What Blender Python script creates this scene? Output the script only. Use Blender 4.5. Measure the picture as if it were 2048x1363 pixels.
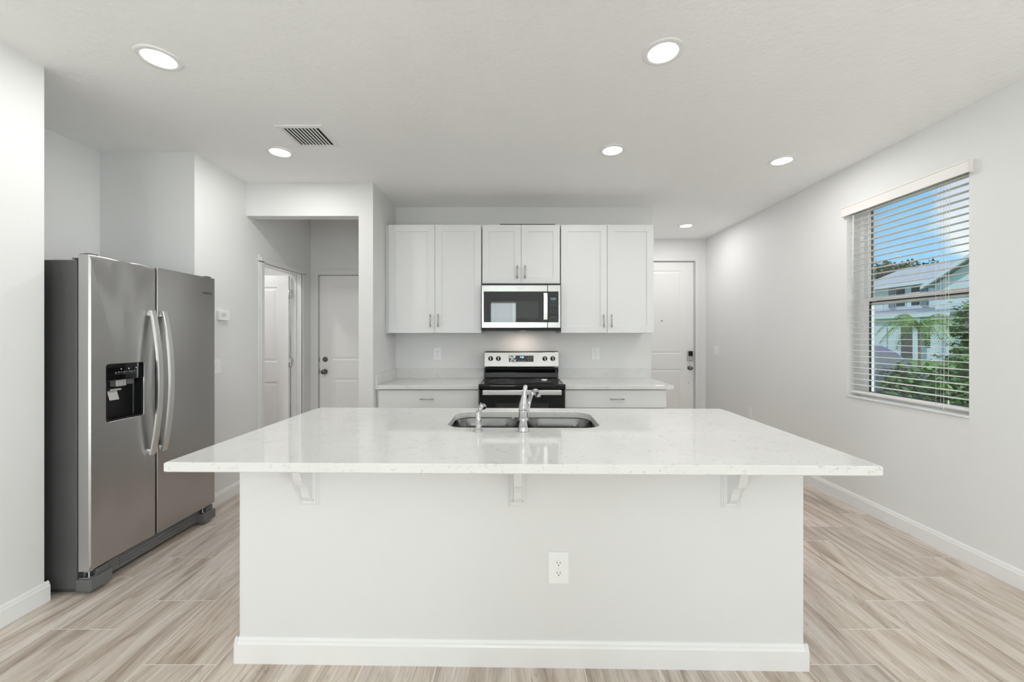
import bpy, bmesh, math, random
from mathutils import Vector, Matrix
random.seed(7)
PI = math.pi
C = bpy.context.scene.collection
S = bpy.context.scene
for o in list(bpy.data.objects): bpy.data.objects.remove(o)

# ------------------------------------------------------------------ camera, world, sun, daylight, exposure
F = 800.0; VX, VY = 1025.0, 672.0; EYE = 1.362; CEIL = 2.743
cam_d = bpy.data.cameras.new('camera'); cam = bpy.data.objects.new('camera', cam_d); C.objects.link(cam)
cam.location = (0, 0, EYE); cam.rotation_euler = (PI / 2, 0, 0)
cam_d.sensor_width = 36.0; cam_d.lens = F / 2048 * 36
cam_d.shift_x = -(VX - 1024) / 2048; cam_d.shift_y = (VY - 681.5) / 2048
cam_d.clip_start = 0.05; cam_d.clip_end = 500
S.camera = cam
S.view_settings.view_transform = 'Standard'; S.view_settings.look = 'None'
S.view_settings.exposure = 0.13; S.view_settings.gamma = 1.0; S.view_settings.use_curve_mapping = False
S.cycles.use_denoising = True
S.cycles.max_bounces = 10; S.cycles.diffuse_bounces = 6; S.cycles.glossy_bounces = 5; S.cycles.transparent_max_bounces = 16
S.cycles.caustics_reflective = False; S.cycles.caustics_refractive = False
S.cycles.sample_clamp_indirect = 6.0

def N(nt, typ, **kw):
    n = nt.nodes.new(typ)
    for k, v in kw.items():
        if k in ('ins',):
            for kk, vv in v.items(): n.inputs[kk].default_value = vv
        else: setattr(n, k, v)
    return n
def L(nt, a, b): nt.links.new(a, b)
def MATH(nt, op, a, b=None, c=None):
    n = nt.nodes.new('ShaderNodeMath'); n.operation = op
    for i, v in enumerate((a, b, c)):
        if v is None: continue
        if isinstance(v, (int, float)): n.inputs[i].default_value = v
        else: nt.links.new(v, n.inputs[i])
    return n.outputs[0]
def RAMP(nt, fac, stops, interp='LINEAR'):
    r = nt.nodes.new('ShaderNodeValToRGB'); r.color_ramp.interpolation = interp
    cr = r.color_ramp
    while len(cr.elements) < len(stops): cr.elements.new(0.5)
    for e, (p, c) in zip(cr.elements, stops): e.position = p; e.color = (c[0], c[1], c[2], 1)
    nt.links.new(fac, r.inputs[0]); return r.outputs[0]
def MIX(nt, fac, a, b, mode='MIX'):
    n = nt.nodes.new('ShaderNodeMix'); n.data_type = 'RGBA'; n.blend_type = mode
    for sock, v in ((n.inputs[0], fac), (n.inputs[6], a), (n.inputs[7], b)):
        if isinstance(v, (int, float)): sock.default_value = v
        elif isinstance(v, tuple): sock.default_value = (v[0], v[1], v[2], 1)
        else: nt.links.new(v, sock)
    return n.outputs[2]

w = bpy.data.worlds.new('sky'); S.world = w; w.use_nodes = True; nt = w.node_tree; nt.nodes.clear()
tc = N(nt, 'ShaderNodeTexCoord'); mp = N(nt, 'ShaderNodeMapping'); mp.inputs['Location'].default_value = (0.35, 0.1, 0.0); mp.inputs['Scale'].default_value = (1, 1, 1.5)
L(nt, tc.outputs['Generated'], mp.inputs[0])
nz = N(nt, 'ShaderNodeTexNoise', ins={'Scale': 4.2, 'Detail': 7.0, 'Roughness': 0.55, 'Distortion': 0.3}); L(nt, mp.outputs[0], nz.inputs['Vector'])
sep = N(nt, 'ShaderNodeSeparateXYZ'); L(nt, tc.outputs['Generated'], sep.inputs[0])
elev = MATH(nt, 'MAXIMUM', sep.outputs[2], 0.0)
blue = RAMP(nt, elev, [(0.0, (0.62, 0.86, 1.05)), (0.12, (0.36, 0.68, 1.0)), (0.6, (0.20, 0.46, 0.88))])
# a big bank of cloud stands towards the east-south-east, thinning to blue further round
az = MATH(nt, 'SUBTRACT', MATH(nt, 'ARCTAN2', sep.outputs[0], sep.outputs[1]), 0.772)
bank = MATH(nt, 'ADD', MATH(nt, 'MULTIPLY', az, 2.6), MATH(nt, 'MULTIPLY', elev, -0.15))
cf = MATH(nt, 'ADD', nz.outputs[0], bank)
cloud = RAMP(nt, cf, [(0.55, (0, 0, 0)), (0.63, (1, 1, 1))])
nz2 = N(nt, 'ShaderNodeTexNoise', ins={'Scale': 9.0, 'Detail': 4.0}); L(nt, mp.outputs[0], nz2.inputs['Vector'])
cc = RAMP(nt, nz2.outputs[0], [(0.35, (0.72, 0.77, 0.88)), (0.65, (0.95, 0.97, 1.0))])
skyc = MIX(nt, cloud, blue, cc)
sky_boost = MATH(nt, 'MULTIPLY', RAMP(nt, MATH(nt, 'ADD', az, 0.0), [(0.16, (0, 0, 0)), (0.45, (1, 1, 1))]), 3.0)  # brightness added to a sky region out of view, lighting the window reveal
skyc = MIX(nt, 1.0, skyc, MIX(nt, 1.0, (1, 1, 1), sky_boost, 'ADD'), 'MULTIPLY')
below = MATH(nt, 'LESS_THAN', sep.outputs[2], -0.01)
skyc = MIX(nt, below, skyc, (0.30, 0.33, 0.28))
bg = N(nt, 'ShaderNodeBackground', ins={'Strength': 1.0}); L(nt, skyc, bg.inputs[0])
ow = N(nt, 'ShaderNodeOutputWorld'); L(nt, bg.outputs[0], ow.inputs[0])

def light(name, typ, loc, rot, energy, color=(1, 1, 1), parent=None, **kw):
    d = bpy.data.lights.new(name, typ); d.energy = energy; d.color = color
    for k, v in kw.items(): setattr(d, k, v)
    o = bpy.data.objects.new(name, d); C.objects.link(o); o.location = loc; o.rotation_euler = rot
    if parent: o.parent = parent
    return o
light('sun', 'SUN', (0, 0, 12), (math.radians(-22), math.radians(-42), 0), 1.5, (1, 0.96, 0.9), angle=0.02)
LG = {'front': 5.9, 'rear': 1.0, 'rwin': 56.0, 'pr': 195.0, 'pl': 185.0}      # lamp, daylight and added side light powers
# rear window daylight, then two added side lights tilted up to brighten the ceiling
light('daylight_rear_window', 'AREA', (-0.27, -4.20, 1.60), (PI / 2 + math.radians(15), 0, 0), LG['rwin'], (0.93, 0.97, 1.0), shape='RECTANGLE', size=0.80, size_y=1.7)
light('added_light_right', 'AREA', (3.42, -2.3, 0.90), (PI / 2 + math.radians(40), 0, PI / 2), LG['pr'], (0.965, 0.98, 1.0), shape='RECTANGLE', size=2.1, size_y=1.3)
light('added_light_left', 'AREA', (-2.98, -2.3, 0.90), (PI / 2 + math.radians(40), 0, -PI / 2), LG['pl'], (0.965, 0.98, 1.0), shape='RECTANGLE', size=2.1, size_y=1.3)

# ------------------------------------------------------------------ materials
def mat(name, col, rough=0.5, metal=0.0, bump=0.0, bscale=200.0, var=0.0, vscale=5.0, spec=0.5, coat=0.0, bstretch=(1, 1, 1), aniso=0.0, bdetail=3.0, bdist=0.002):
    m = bpy.data.materials.new(name); m.use_nodes = True; nt = m.node_tree
    b = nt.nodes['Principled BSDF']; b.inputs['Roughness'].default_value = rough; b.inputs['Metallic'].default_value = metal
    b.inputs['Specular IOR Level'].default_value = spec; b.inputs['Coat Weight'].default_value = coat
    b.inputs['Anisotropic'].default_value = aniso
    tc = N(nt, 'ShaderNodeTexCoord')
    n1 = N(nt, 'ShaderNodeTexNoise', ins={'Scale': vscale, 'Detail': 3.0}); L(nt, tc.outputs['Object'], n1.inputs['Vector'])
    lo = tuple(max(0, c * (1 - var)) for c in col); hi = tuple(min(1, c * (1 + var)) for c in col)
    L(nt, RAMP(nt, n1.outputs[0], [(0.3, lo), (0.7, hi)]), b.inputs['Base Color'])
    if bump > 0:
        mp = N(nt, 'ShaderNodeMapping'); mp.inputs['Scale'].default_value = bstretch; L(nt, tc.outputs['Object'], mp.inputs[0])
        n2 = N(nt, 'ShaderNodeTexNoise', ins={'Scale': bscale, 'Detail': bdetail}); L(nt, mp.outputs[0], n2.inputs['Vector'])
        bp = N(nt, 'ShaderNodeBump', ins={'Strength': bump, 'Distance': bdist}); L(nt, n2.outputs[0], bp.inputs['Height']); L(nt, bp.outputs[0], b.inputs['Normal'])
    return m
def emis(name, col, s, rough=0.3):
    m = mat(name, (0.8, 0.8, 0.8), rough); b = m.node_tree.nodes['Principled BSDF']
    b.inputs['Emission Color'].default_value = (*col, 1); b.inputs['Emission Strength'].default_value = s
    return m
M = {}
M['wall'] = mat('wall_paint', (0.77, 0.77, 0.766), 0.6, bump=0.25, bscale=90, var=0.004)
M['ceil'] = mat('ceiling_texture_paint', (0.93, 0.93, 0.927), 0.75, bump=0.9, bscale=34, var=0.006, bdetail=5, bdist=0.004)
M['trim'] = mat('trim_paint', (0.75, 0.75, 0.75), 0.35, var=0.004)
M['base'] = mat('baseboard_paint', (0.82, 0.82, 0.817), 0.3, var=0.004)
M['door'] = mat('door_paint', (0.84, 0.83, 0.82), 0.4, var=0.004)
M['cab'] = mat('cabinet_paint', (0.77, 0.775, 0.78), 0.38, var=0.004)
M['plastic'] = mat('white_plastic', (0.86, 0.86, 0.86), 0.3, var=0.01)
M['steel'] = mat('brushed_stainless_steel', (0.47, 0.465, 0.455), 0.24, 1.0, bump=0.05, bscale=30, bstretch=(60, 60, 1), var=0.02, vscale=2, aniso=0.4)
M['fridge'] = mat('fridge_stainless_steel', (0.46, 0.455, 0.45), 0.30, 1.0, bump=0.06, bscale=14, bstretch=(1, 1, 90), var=0.03, vscale=1.5, aniso=0.5)
M['satin'] = mat('satin_aluminium', (0.72, 0.71, 0.70), 0.32, 1.0, var=0.02)
M['greymetal'] = mat('grey_painted_steel', (0.10, 0.10, 0.10), 0.42, 0.3, bump=0.15, bscale=260, var=0.03)
M['footgrey'] = mat('grey_moulded_plastic', (0.13, 0.13, 0.13), 0.45, 0.0, var=0.03)
M['chrome'] = mat('polished_chrome', (0.60, 0.60, 0.61), 0.05, 1.0, var=0.01)
M['nickel'] = mat('brushed_nickel', (0.48, 0.46, 0.44), 0.3, 1.0, var=0.03)
M['sink'] = mat('sink_steel', (0.17, 0.168, 0.165), 0.20, 1.0, bump=0.03, bscale=20, bstretch=(40, 40, 1), var=0.05)
M['black'] = mat('black_gloss_glass', (0.006, 0.006, 0.007), 0.03, 0.0, spec=0.5, var=0.0)
M['blackm'] = mat('black_matte_plastic', (0.008, 0.008, 0.009), 0.4, var=0.05, spec=0.3)
M['window_black'] = mat('oven_window_screen', (0.030, 0.031, 0.032), 0.03, var=0.02)
M['dark'] = mat('dark_void', (0.02, 0.02, 0.02), 0.7, var=0.1)
M['print'] = mat('grey_print', (0.45, 0.46, 0.48), 0.5, var=0.02)
M['printdim'] = mat('dim_grey_print', (0.16, 0.165, 0.17), 0.5, var=0.02)
M['logo'] = mat('logo_metal', (0.09, 0.09, 0.09), 0.4, 0.4, var=0.02)
M['film'] = mat('crumpled_clear_film', (0.55, 0.62, 0.64), 0.15, 0.0, var=0.25, vscale=150)
M['lcd'] = emis('blue_clock_display', (0.15, 0.45, 1.0), 2.5)
M['mwlcd'] = mat('grey_green_display', (0.12, 0.19, 0.20), 0.25, var=0.03)
M['lens'] = emis('lit_lamp_lens', (1, 0.99, 0.97), 6.0)
M['led'] = emis('white_indicator', (0.8, 0.85, 1.0), 0.8)
M['bronze'] = mat('dark_bronze_satin', (0.19, 0.175, 0.16), 0.25, 1.0, var=0.05)
M['wood'] = mat('dark_brown_strip', (0.06, 0.045, 0.04), 0.5, var=0.1)
M['blind'] = mat('white_faux_wood_blind', (0.80, 0.775, 0.75), 0.45, var=0.01)
M['cord'] = mat('white_cord', (0.72, 0.72, 0.71), 0.7, var=0.02)
M['vinyl'] = mat('white_vinyl', (0.83, 0.83, 0.83), 0.35, var=0.01)
M['gasket'] = mat('black_gasket', (0.015, 0.015, 0.015), 0.5, var=0.05)
M['stucco'] = mat('pale_stucco', (0.70, 0.76, 0.73), 0.8, bump=0.5, bscale=60, var=0.02)
M['tag'] = mat('pale_tag', (0.55, 0.54, 0.53), 0.3, 0.6, var=0.08, vscale=60)

def glass_mat():
    m = bpy.data.materials.new('window_glass'); m.use_nodes = True; nt = m.node_tree; nt.nodes.clear()
    t = N(nt, 'ShaderNodeBsdfTransparent', ins={'Color': (0.95, 0.98, 0.97, 1)}); g = N(nt, 'ShaderNodeBsdfGlossy', ins={'Roughness': 0.02})
    fr = N(nt, 'ShaderNodeFresnel', ins={'IOR': 1.3}); mx = N(nt, 'ShaderNodeMixShader'); o = N(nt, 'ShaderNodeOutputMaterial')
    nz = N(nt, 'ShaderNodeTexNoise', ins={'Scale': 2.0}); bp = N(nt, 'ShaderNodeBump', ins={'Strength': 0.02}); L(nt, nz.outputs[0], bp.inputs['Height']); L(nt, bp.outputs[0], g.inputs['Normal'])
    L(nt, fr.outputs[0], mx.inputs[0]); L(nt, t.outputs[0], mx.inputs[1]); L(nt, g.outputs[0], mx.inputs[2]); L(nt, mx.outputs[0], o.inputs[0])
    return m
M['glass'] = glass_mat()

def quartz():
    m = bpy.data.materials.new('white_quartz'); m.use_nodes = True; nt = m.node_tree; b = nt.nodes['Principled BSDF']
    tc = N(nt, 'ShaderNodeTexCoord')
    mp = N(nt, 'ShaderNodeMapping'); mp.inputs['Rotation'].default_value = (0, 0, 0.12); mp.inputs['Scale'].default_value = (1, 1.7, 1.7); L(nt, tc.outputs['Object'], mp.inputs[0])
    n1 = N(nt, 'ShaderNodeTexNoise', ins={'Scale': 21.0, 'Detail': 4.0, 'Roughness': 0.6, 'Distortion': 0.8}); L(nt, mp.outputs[0], n1.inputs['Vector'])
    vein = MATH(nt, 'ABSOLUTE', MATH(nt, 'SUBTRACT', n1.outputs[0], 0.5))
    vm = RAMP(nt, vein, [(0.0, (1, 1, 1)), (0.018, (0, 0, 0))])
    n2 = N(nt, 'ShaderNodeTexNoise', ins={'Scale': 16.0, 'Detail': 3.0}); L(nt, tc.outputs['Object'], n2.inputs['Vector'])
    gate = RAMP(nt, n2.outputs[0], [(0.55, (0, 0, 0)), (0.63, (1, 1, 1))])
    n3 = N(nt, 'ShaderNodeTexNoise', ins={'Scale': 60.0, 'Detail': 2.0}); L(nt, tc.outputs['Object'], n3.inputs['Vector'])
    fl = RAMP(nt, n3.outputs[0], [(0.64, (0, 0, 0)), (0.70, (1, 1, 1))])
    k = MATH(nt, 'MAXIMUM', MATH(nt, 'MULTIPLY', vm, gate), MATH(nt, 'MULTIPLY', fl, 0.5))
    n4 = N(nt, 'ShaderNodeTexNoise', ins={'Scale': 3.0, 'Detail': 2.0}); L(nt, tc.outputs['Object'], n4.inputs['Vector'])
    base = RAMP(nt, n4.outputs[0], [(0.3, (0.71, 0.708, 0.698)), (0.7, (0.75, 0.748, 0.74))])
    L(nt, MIX(nt, MATH(nt, 'MULTIPLY', k, 0.75), base, (0.42, 0.39, 0.36)), b.inputs['Base Color'])
    b.inputs['Roughness'].default_value = 0.045; b.inputs['Specular IOR Level'].default_value = 0.55
    return m
M['quartz'] = quartz()

def floor_mat():
    m = bpy.data.materials.new('wood_look_porcelain_tile'); m.use_nodes = True; nt = m.node_tree; b = nt.nodes['Principled BSDF']
    W, LN, X0, Y0 = 0.3045, 0.604, -0.010 - 5 * 0.3045, 1.66
    tc = N(nt, 'ShaderNodeTexCoord'); sp = N(nt, 'ShaderNodeSeparateXYZ'); L(nt, tc.outputs['Object'], sp.inputs[0])
    cx = MATH(nt, 'DIVIDE', MATH(nt, 'SUBTRACT', sp.outputs[0], X0), W); col = MATH(nt, 'FLOOR', cx); fx = MATH(nt, 'FRACT', MATH(nt, 'ADD', cx, 100.0))
    cy = MATH(nt, 'SUBTRACT', MATH(nt, 'DIVIDE', MATH(nt, 'SUBTRACT', sp.outputs[1], Y0), LN), MATH(nt, 'DIVIDE', col, 3.0)); row = MATH(nt, 'FLOOR', cy); fy = MATH(nt, 'FRACT', MATH(nt, 'ADD', cy, 100.0))
    def edge(f, size):
        d = MATH(nt, 'MULTIPLY', MATH(nt, 'MINIMUM', f, MATH(nt, 'SUBTRACT', 1.0, f)), size)
        return d
    d = MATH(nt, 'MINIMUM', edge(fx, W), edge(fy, LN))
    grout = MATH(nt, 'LESS_THAN', d, 0.0017)
    rnd = N(nt, 'ShaderNodeTexWhiteNoise'); rnd.noise_dimensions = '2D'; cb = N(nt, 'ShaderNodeCombineXYZ'); L(nt, col, cb.inputs[0]); L(nt, row, cb.inputs[1]); L(nt, cb.outputs[0], rnd.inputs['Vector'])
    # grain runs along y; each tile shifts its own grain
    sc = N(nt, 'ShaderNodeSeparateColor'); L(nt, rnd.outputs['Color'], sc.inputs[0])
    gx = MATH(nt, 'ADD', sp.outputs[0], MATH(nt, 'MULTIPLY', rnd.outputs['Value'], 37.0)); gy = MATH(nt, 'ADD', sp.outputs[1], MATH(nt, 'MULTIPLY', sc.outputs[1], 19.0))
    # slight slant per tile
    gx = MATH(nt, 'ADD', gx, MATH(nt, 'MULTIPLY', gy, MATH(nt, 'MULTIPLY', MATH(nt, 'SUBTRACT', sc.outputs[2], 0.5), 0.10)))
    v = N(nt, 'ShaderNodeCombineXYZ'); L(nt, gx, v.inputs[0]); L(nt, gy, v.inputs[1])
    def grain(sx, sy, det, dist, rough=0.6):
        mp = N(nt, 'ShaderNodeMapping'); mp.inputs['Scale'].default_value = (sx, sy, 1); L(nt, v.outputs[0], mp.inputs[0])
        n = N(nt, 'ShaderNodeTexNoise', ins={'Scale': 1.0, 'Detail': det, 'Roughness': rough, 'Distortion': dist}); n.noise_dimensions = '2D'
        L(nt, mp.outputs[0], n.inputs['Vector']); return n.outputs[0]
    g1 = grain(7.5, 0.85, 5, 1.6); g2 = grain(48, 1.8, 4, 0.8); g3 = grain(10, 0.75, 4, 1.8, 0.55); g4 = grain(17, 1.0, 3, 2.2, 0.5)
    base = RAMP(nt, g1, [(0.30, (0.42, 0.345, 0.285)), (0.42, (0.55, 0.475, 0.405)), (0.52, (0.655, 0.585, 0.515)), (0.70, (0.745, 0.690, 0.635))])
    fine = RAMP(nt, g2, [(0.35, (0.90, 0.89, 0.88)), (0.6, (1, 1, 1))])
    line = RAMP(nt, MATH(nt, 'ABSOLUTE', MATH(nt, 'SUBTRACT', g3, 0.50)), [(0.0, (0.74, 0.70, 0.66)), (0.020, (1, 1, 1))])
    dark = RAMP(nt, g4, [(0.32, (0.78, 0.73, 0.69)), (0.40, (1, 1, 1))])
    c = MIX(nt, 1.0, base, fine, 'MULTIPLY'); c = MIX(nt, 0.85, c, line, 'MULTIPLY'); c = MIX(nt, 0.8, c, dark, 'MULTIPLY')
    ty = RAMP(nt, rnd.outputs['Value'], [(0.0, (0.93, 0.93, 0.94)), (1.0, (1.04, 1.02, 1.0))]); c = MIX(nt, 1.0, c, ty, 'MULTIPLY')
    c = MIX(nt, grout, c, (0.80, 0.75, 0.70))
    L(nt, c, b.inputs['Base Color']); b.inputs['Roughness'].default_value = 0.36
    bp = N(nt, 'ShaderNodeBump', ins={'Strength': 0.25, 'Distance': 0.001}); L(nt, MATH(nt, 'ADD', MATH(nt, 'MULTIPLY', grout, -1.0), MATH(nt, 'MULTIPLY', g2, 0.3)), bp.inputs['Height']); L(nt, bp.outputs[0], b.inputs['Normal'])
    return m
M['floor'] = floor_mat()
M['leaf'] = mat('hedge_leaves', (0.075, 0.16, 0.028), 0.5, spec=0.2, var=0.55, vscale=14)
M['leaf2'] = mat('palm_fronds', (0.13, 0.22, 0.04), 0.45, spec=0.2, var=0.5, vscale=6)
M['leaf3'] = mat('tree_leaves', (0.075, 0.12, 0.03), 0.6, var=0.5, vscale=1.2)
M['bark'] = mat('bark', (0.22, 0.18, 0.14), 0.8, bump=0.5, bscale=30, var=0.2)
M['shingle'] = mat('grey_roof_shingles', (0.33, 0.33, 0.345), 0.9, bump=0.4, bscale=8, var=0.25, vscale=9)
M['siding'] = mat('white_siding', (0.74, 0.78, 0.765), 0.7, var=0.02)
M['exttrim'] = mat('white_exterior_trim', (0.78, 0.80, 0.80), 0.6, var=0.01)
M['shutter'] = mat('grey_shutter', (0.20, 0.22, 0.25), 0.6, var=0.08)
M['hglass'] = mat('dark_house_window', (0.03, 0.05, 0.06), 0.15, var=0.1, spec=0.15)
M['grass'] = mat('lawn_grass', (0.12, 0.20, 0.05), 0.9, bump=0.6, bscale=40, var=0.35, vscale=30)
M['asphalt'] = mat('concrete_drive', (0.42, 0.42, 0.41), 0.85, bump=0.3, bscale=80, var=0.08)
M['car'] = mat('dark_blue_car_paint', (0.03, 0.035, 0.10), 0.35, 0.0, var=0.05, spec=0.15)
M['tyre'] = mat('tyre_rubber', (0.02, 0.02, 0.02), 0.7, var=0.1)
M['recess'] = mat('brown_entry_door', (0.12, 0.10, 0.09), 0.6, var=0.1)

# ------------------------------------------------------------------ mesh builder
class MB:
    def __init__(s, off=(0, 0, 0)): s.bm = bmesh.new(); s.off = Vector(off)
    def _add(s, t):
        me = bpy.data.meshes.new('t'); t.to_mesh(me); t.free(); s.bm.from_mesh(me); bpy.data.meshes.remove(me)
    def box(s, x0, x1, y0, y1, z0, z1, bev=0.0, seg=2, rot=None):
        t = bmesh.new(); bmesh.ops.create_cube(t, size=1.0)
        for v in t.verts: v.co = Vector(((x0 + x1) / 2 + v.co.x * (x1 - x0), (y0 + y1) / 2 + v.co.y * (y1 - y0), (z0 + z1) / 2 + v.co.z * (z1 - z0)))
        if bev > 0: bmesh.ops.bevel(t, geom=t.edges[:], offset=bev, segments=seg, profile=0.5, affect='EDGES')
        if rot:
            ax, ang = rot; c = Vector(((x0 + x1) / 2, (y0 + y1) / 2, (z0 + z1) / 2)); R = Matrix.Rotation(ang, 3, ax)
            for v in t.verts: v.co = R @ (v.co - c) + c
        s._add(t); return s
    def prism(s, pts, axis, a0, a1, bev=0.0):
        # pts: 2D polygon in the two other axes (in x,y,z order); extruded along axis
        t = bmesh.new()
        def P(p, a): return {'x': (a, p[0], p[1]), 'y': (p[0], a, p[1]), 'z': (p[0], p[1], a)}[axis]
        A = [t.verts.new(P(p, a0)) for p in pts]; B = [t.verts.new(P(p, a1)) for p in pts]
        t.faces.new(A); t.faces.new(B[::-1])
        for i in range(len(pts)):
            j = (i + 1) % len(pts); t.faces.new((A[i], B[i], B[j], A[j]))
        bmesh.ops.recalc_face_normals(t, faces=t.faces[:])
        if bev > 0: bmesh.ops.bevel(t, geom=t.edges[:], offset=bev, segments=2, profile=0.5, affect='EDGES')
        s._add(t); return s
    def lathe(s, prof, c=(0, 0, 0), axis='z', n=32, smooth=True):
        # prof: list of (r, h)
        t = bmesh.new(); rings = []
        def P(r, h, a):
            u, v = r * math.cos(a), r * math.sin(a)
            q = {'z': (u, v, h), 'y': (u, h, v), 'x': (h, u, v)}[axis]
            return (q[0] + c[0], q[1] + c[1], q[2] + c[2])
        for r, h in prof:
            if r < 1e-6: rings.append([t.verts.new(P(0, h, 0))])
            else: rings.append([t.verts.new(P(r, h, 2 * PI * i / n)) for i in range(n)])
        for a, b in zip(rings, rings[1:]):
            for i in range(n):
                j = (i + 1) % n
                if len(a) == 1 and len(b) == 1: break
                if len(a) == 1: f = t.faces.new((a[0], b[i], b[j]))
                elif len(b) == 1: f = t.faces.new((a[i], a[j], b[0]))
                else: f = t.faces.new((a[i], a[j], b[j], b[i]))
                f.smooth = smooth
        bmesh.ops.recalc_face_normals(t, faces=t.faces[:]); s._add(t); return s
    def tube(s, path, rad, n=16, flat=None, caps=True, smooth=True, steps=1, up=None):
        # path points with radius (float or list); flat=(a,b) multipliers of the section
        P = [Vector(p) for p in path]; R = rad if isinstance(rad, (list, tuple)) else [rad] * len(P)
        if steps > 1:
            Q, RR = [], []
            for i in range(len(P) - 1):
                p0 = P[max(i - 1, 0)]; p1 = P[i]; p2 = P[i + 1]; p3 = P[min(i + 2, len(P) - 1)]
                for k in range(steps):
                    t = k / steps
                    Q.append(0.5 * ((2 * p1) + (-p0 + p2) * t + (2 * p0 - 5 * p1 + 4 * p2 - p3) * t * t + (-p0 + 3 * p1 - 3 * p2 + p3) * t ** 3)); RR.append(R[i] * (1 - t) + R[i + 1] * t)
            Q.append(P[-1]); RR.append(R[-1]); P, R = Q, RR
        t = bmesh.new(); rings = []; ref = Vector(up) if up else None
        for i, p in enumerate(P):
            d = (P[min(i + 1, len(P) - 1)] - P[max(i - 1, 0)]).normalized()
            if ref is None: ref = Vector((0, 0, 1)) if abs(d.z) < 0.9 else Vector((1, 0, 0))
            u = (ref - d * ref.dot(d)).normalized(); v = d.cross(u)
            if not up: ref = u
            fa, fb = flat or (1, 1)
            rings.append([t.verts.new(p + u * (R[i] * fa * math.cos(2 * PI * k / n)) + v * (R[i] * fb * math.sin(2 * PI * k / n))) for k in range(n)])
        for a, b in zip(rings, rings[1:]):
            for i in range(n):
                f = t.faces.new((a[i], a[(i + 1) % n], b[(i + 1) % n], b[i])); f.smooth = smooth
        if caps: t.faces.new(rings[0][::-1]); t.faces.new(rings[-1])
        bmesh.ops.recalc_face_normals(t, faces=t.faces[:]); s._add(t); return s
    def quadmesh(s, verts, faces, smooth=False):
        t = bmesh.new(); V = [t.verts.new(v) for v in verts]
        for f in faces:
            try: q = t.faces.new([V[i] for i in f]); q.smooth = smooth
            except ValueError: pass
        s._add(t); return s
    def holed(s, outer, hole, a0, a1, plane='xy', r=0.08, bev=0.003, hbev=0.002, n=96):
        """a slab with a rounded rectangular hole. outer=(u0,u1,v0,v1), hole the same; thickness from a0 to a1 along the third axis"""
        cu, cv = (hole[0] + hole[1]) / 2, (hole[2] + hole[3]) / 2; hu, hv = (hole[1] - hole[0]) / 2, (hole[3] - hole[2]) / 2
        angs = [2 * PI * i / n for i in range(n)]
        for (u, v) in ((outer[0], outer[2]), (outer[0], outer[3]), (outer[1], outer[2]), (outer[1], outer[3])): angs.append(math.atan2(v - cv, u - cu) % (2 * PI))
        for (su, sv) in ((1, 1), (-1, 1), (1, -1), (-1, -1)):
            for k in range(9):
                a = k / 8 * PI / 2; angs.append(math.atan2(sv * (hv - r + r * math.sin(a)), su * (hu - r + r * math.cos(a))) % (2 * PI))
        angs = sorted(set(round(a, 5) for a in angs))
        def out_pt(a, ins):
            du, dv = math.cos(a), math.sin(a); ts = []
            if abs(du) > 1e-9: ts.append(((outer[1] - ins if du > 0 else outer[0] + ins) - cu) / du)
            if abs(dv) > 1e-9: ts.append(((outer[3] - ins if dv > 0 else outer[2] + ins) - cv) / dv)
            t = min(x for x in ts if x > 0); return cu + du * t, cv + dv * t
        def in_pt(a, ex):
            H, V, R = hu + ex, hv + ex, r + ex; du, dv = abs(math.cos(a)), abs(math.sin(a))
            t = min(H / du if du > 1e-9 else 9, V / dv if dv > 1e-9 else 9)
            if t * du > H - R and t * dv > V - R:   # in the corner: intersect circle
                cx, cy = H - R, V - R; b = du * cx + dv * cy; c = cx * cx + cy * cy - R * R
                t = b + math.sqrt(max(0, b * b - c))
            return cu + math.cos(a) * t, cv + math.sin(a) * t
        def P(u, v, a): return {'xy': (u, v, a), 'yz': (a, u, v), 'xz': (u, a, v)}[plane]
        t = bmesh.new(); sg = 1 if a1 > a0 else -1
        loops = [[t.verts.new(P(*f(a, q), z)) for a in angs] for f, q, z in (
            (in_pt, hbev, a1), (out_pt, bev, a1), (out_pt, 0, a1 - sg * bev), (out_pt, 0, a0 + sg * bev), (out_pt, bev, a0), (in_pt, 0, a0), (in_pt, 0, a1 - sg * hbev))]
        m = len(angs)
        for a, b in zip(loops, loops[1:] + loops[:1]):
            for i in range(m):
                j = (i + 1) % m; t.faces.new((a[i], a[j], b[j], b[i]))
        bmesh.ops.recalc_face_normals(t, faces=t.faces[:]); s._add(t); return s
    def build(s, name, m, parent=None, smooth=None):
        if s.off.length: bmesh.ops.translate(s.bm, verts=s.bm.verts[:], vec=-s.off)
        me = bpy.data.meshes.new(name); s.bm.to_mesh(me); s.bm.free(); me.materials.append(m)
        if smooth is not None:
            me.polygons.foreach_set('use_smooth', [True] * len(me.polygons)); me.set_sharp_from_angle(angle=smooth)
        o = bpy.data.objects.new(name, me); C.objects.link(o)
        if parent: o.parent = parent
        return o
def thing(name, label, cat, loc=(0, 0, 0), rz=0.0, group=None, rot=None):
    o = bpy.data.objects.new(name, None); C.objects.link(o); o.location = loc; o.rotation_euler = rot or (0, 0, rz)
    o.empty_display_size = 0.1; o['label'] = label; o['category'] = cat
    if group: o['group'] = group
    return o
def tag(o, label, cat, group=None):
    o['label'] = label; o['category'] = cat
    if group: o['group'] = group
    return o
def struct(o, label=None):
    o['kind'] = 'structure'
    if label: o['label'] = label
    return o
def sempty(name, loc=(0, 0, 0), rz=0.0, label=None):
    o = bpy.data.objects.new(name, None); C.objects.link(o); o.location = loc; o.rotation_euler = (0, 0, rz); o.empty_display_size = 0.1
    return struct(o, label)
def kids(o): return [c for c in bpy.data.objects if c.parent == o]
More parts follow.
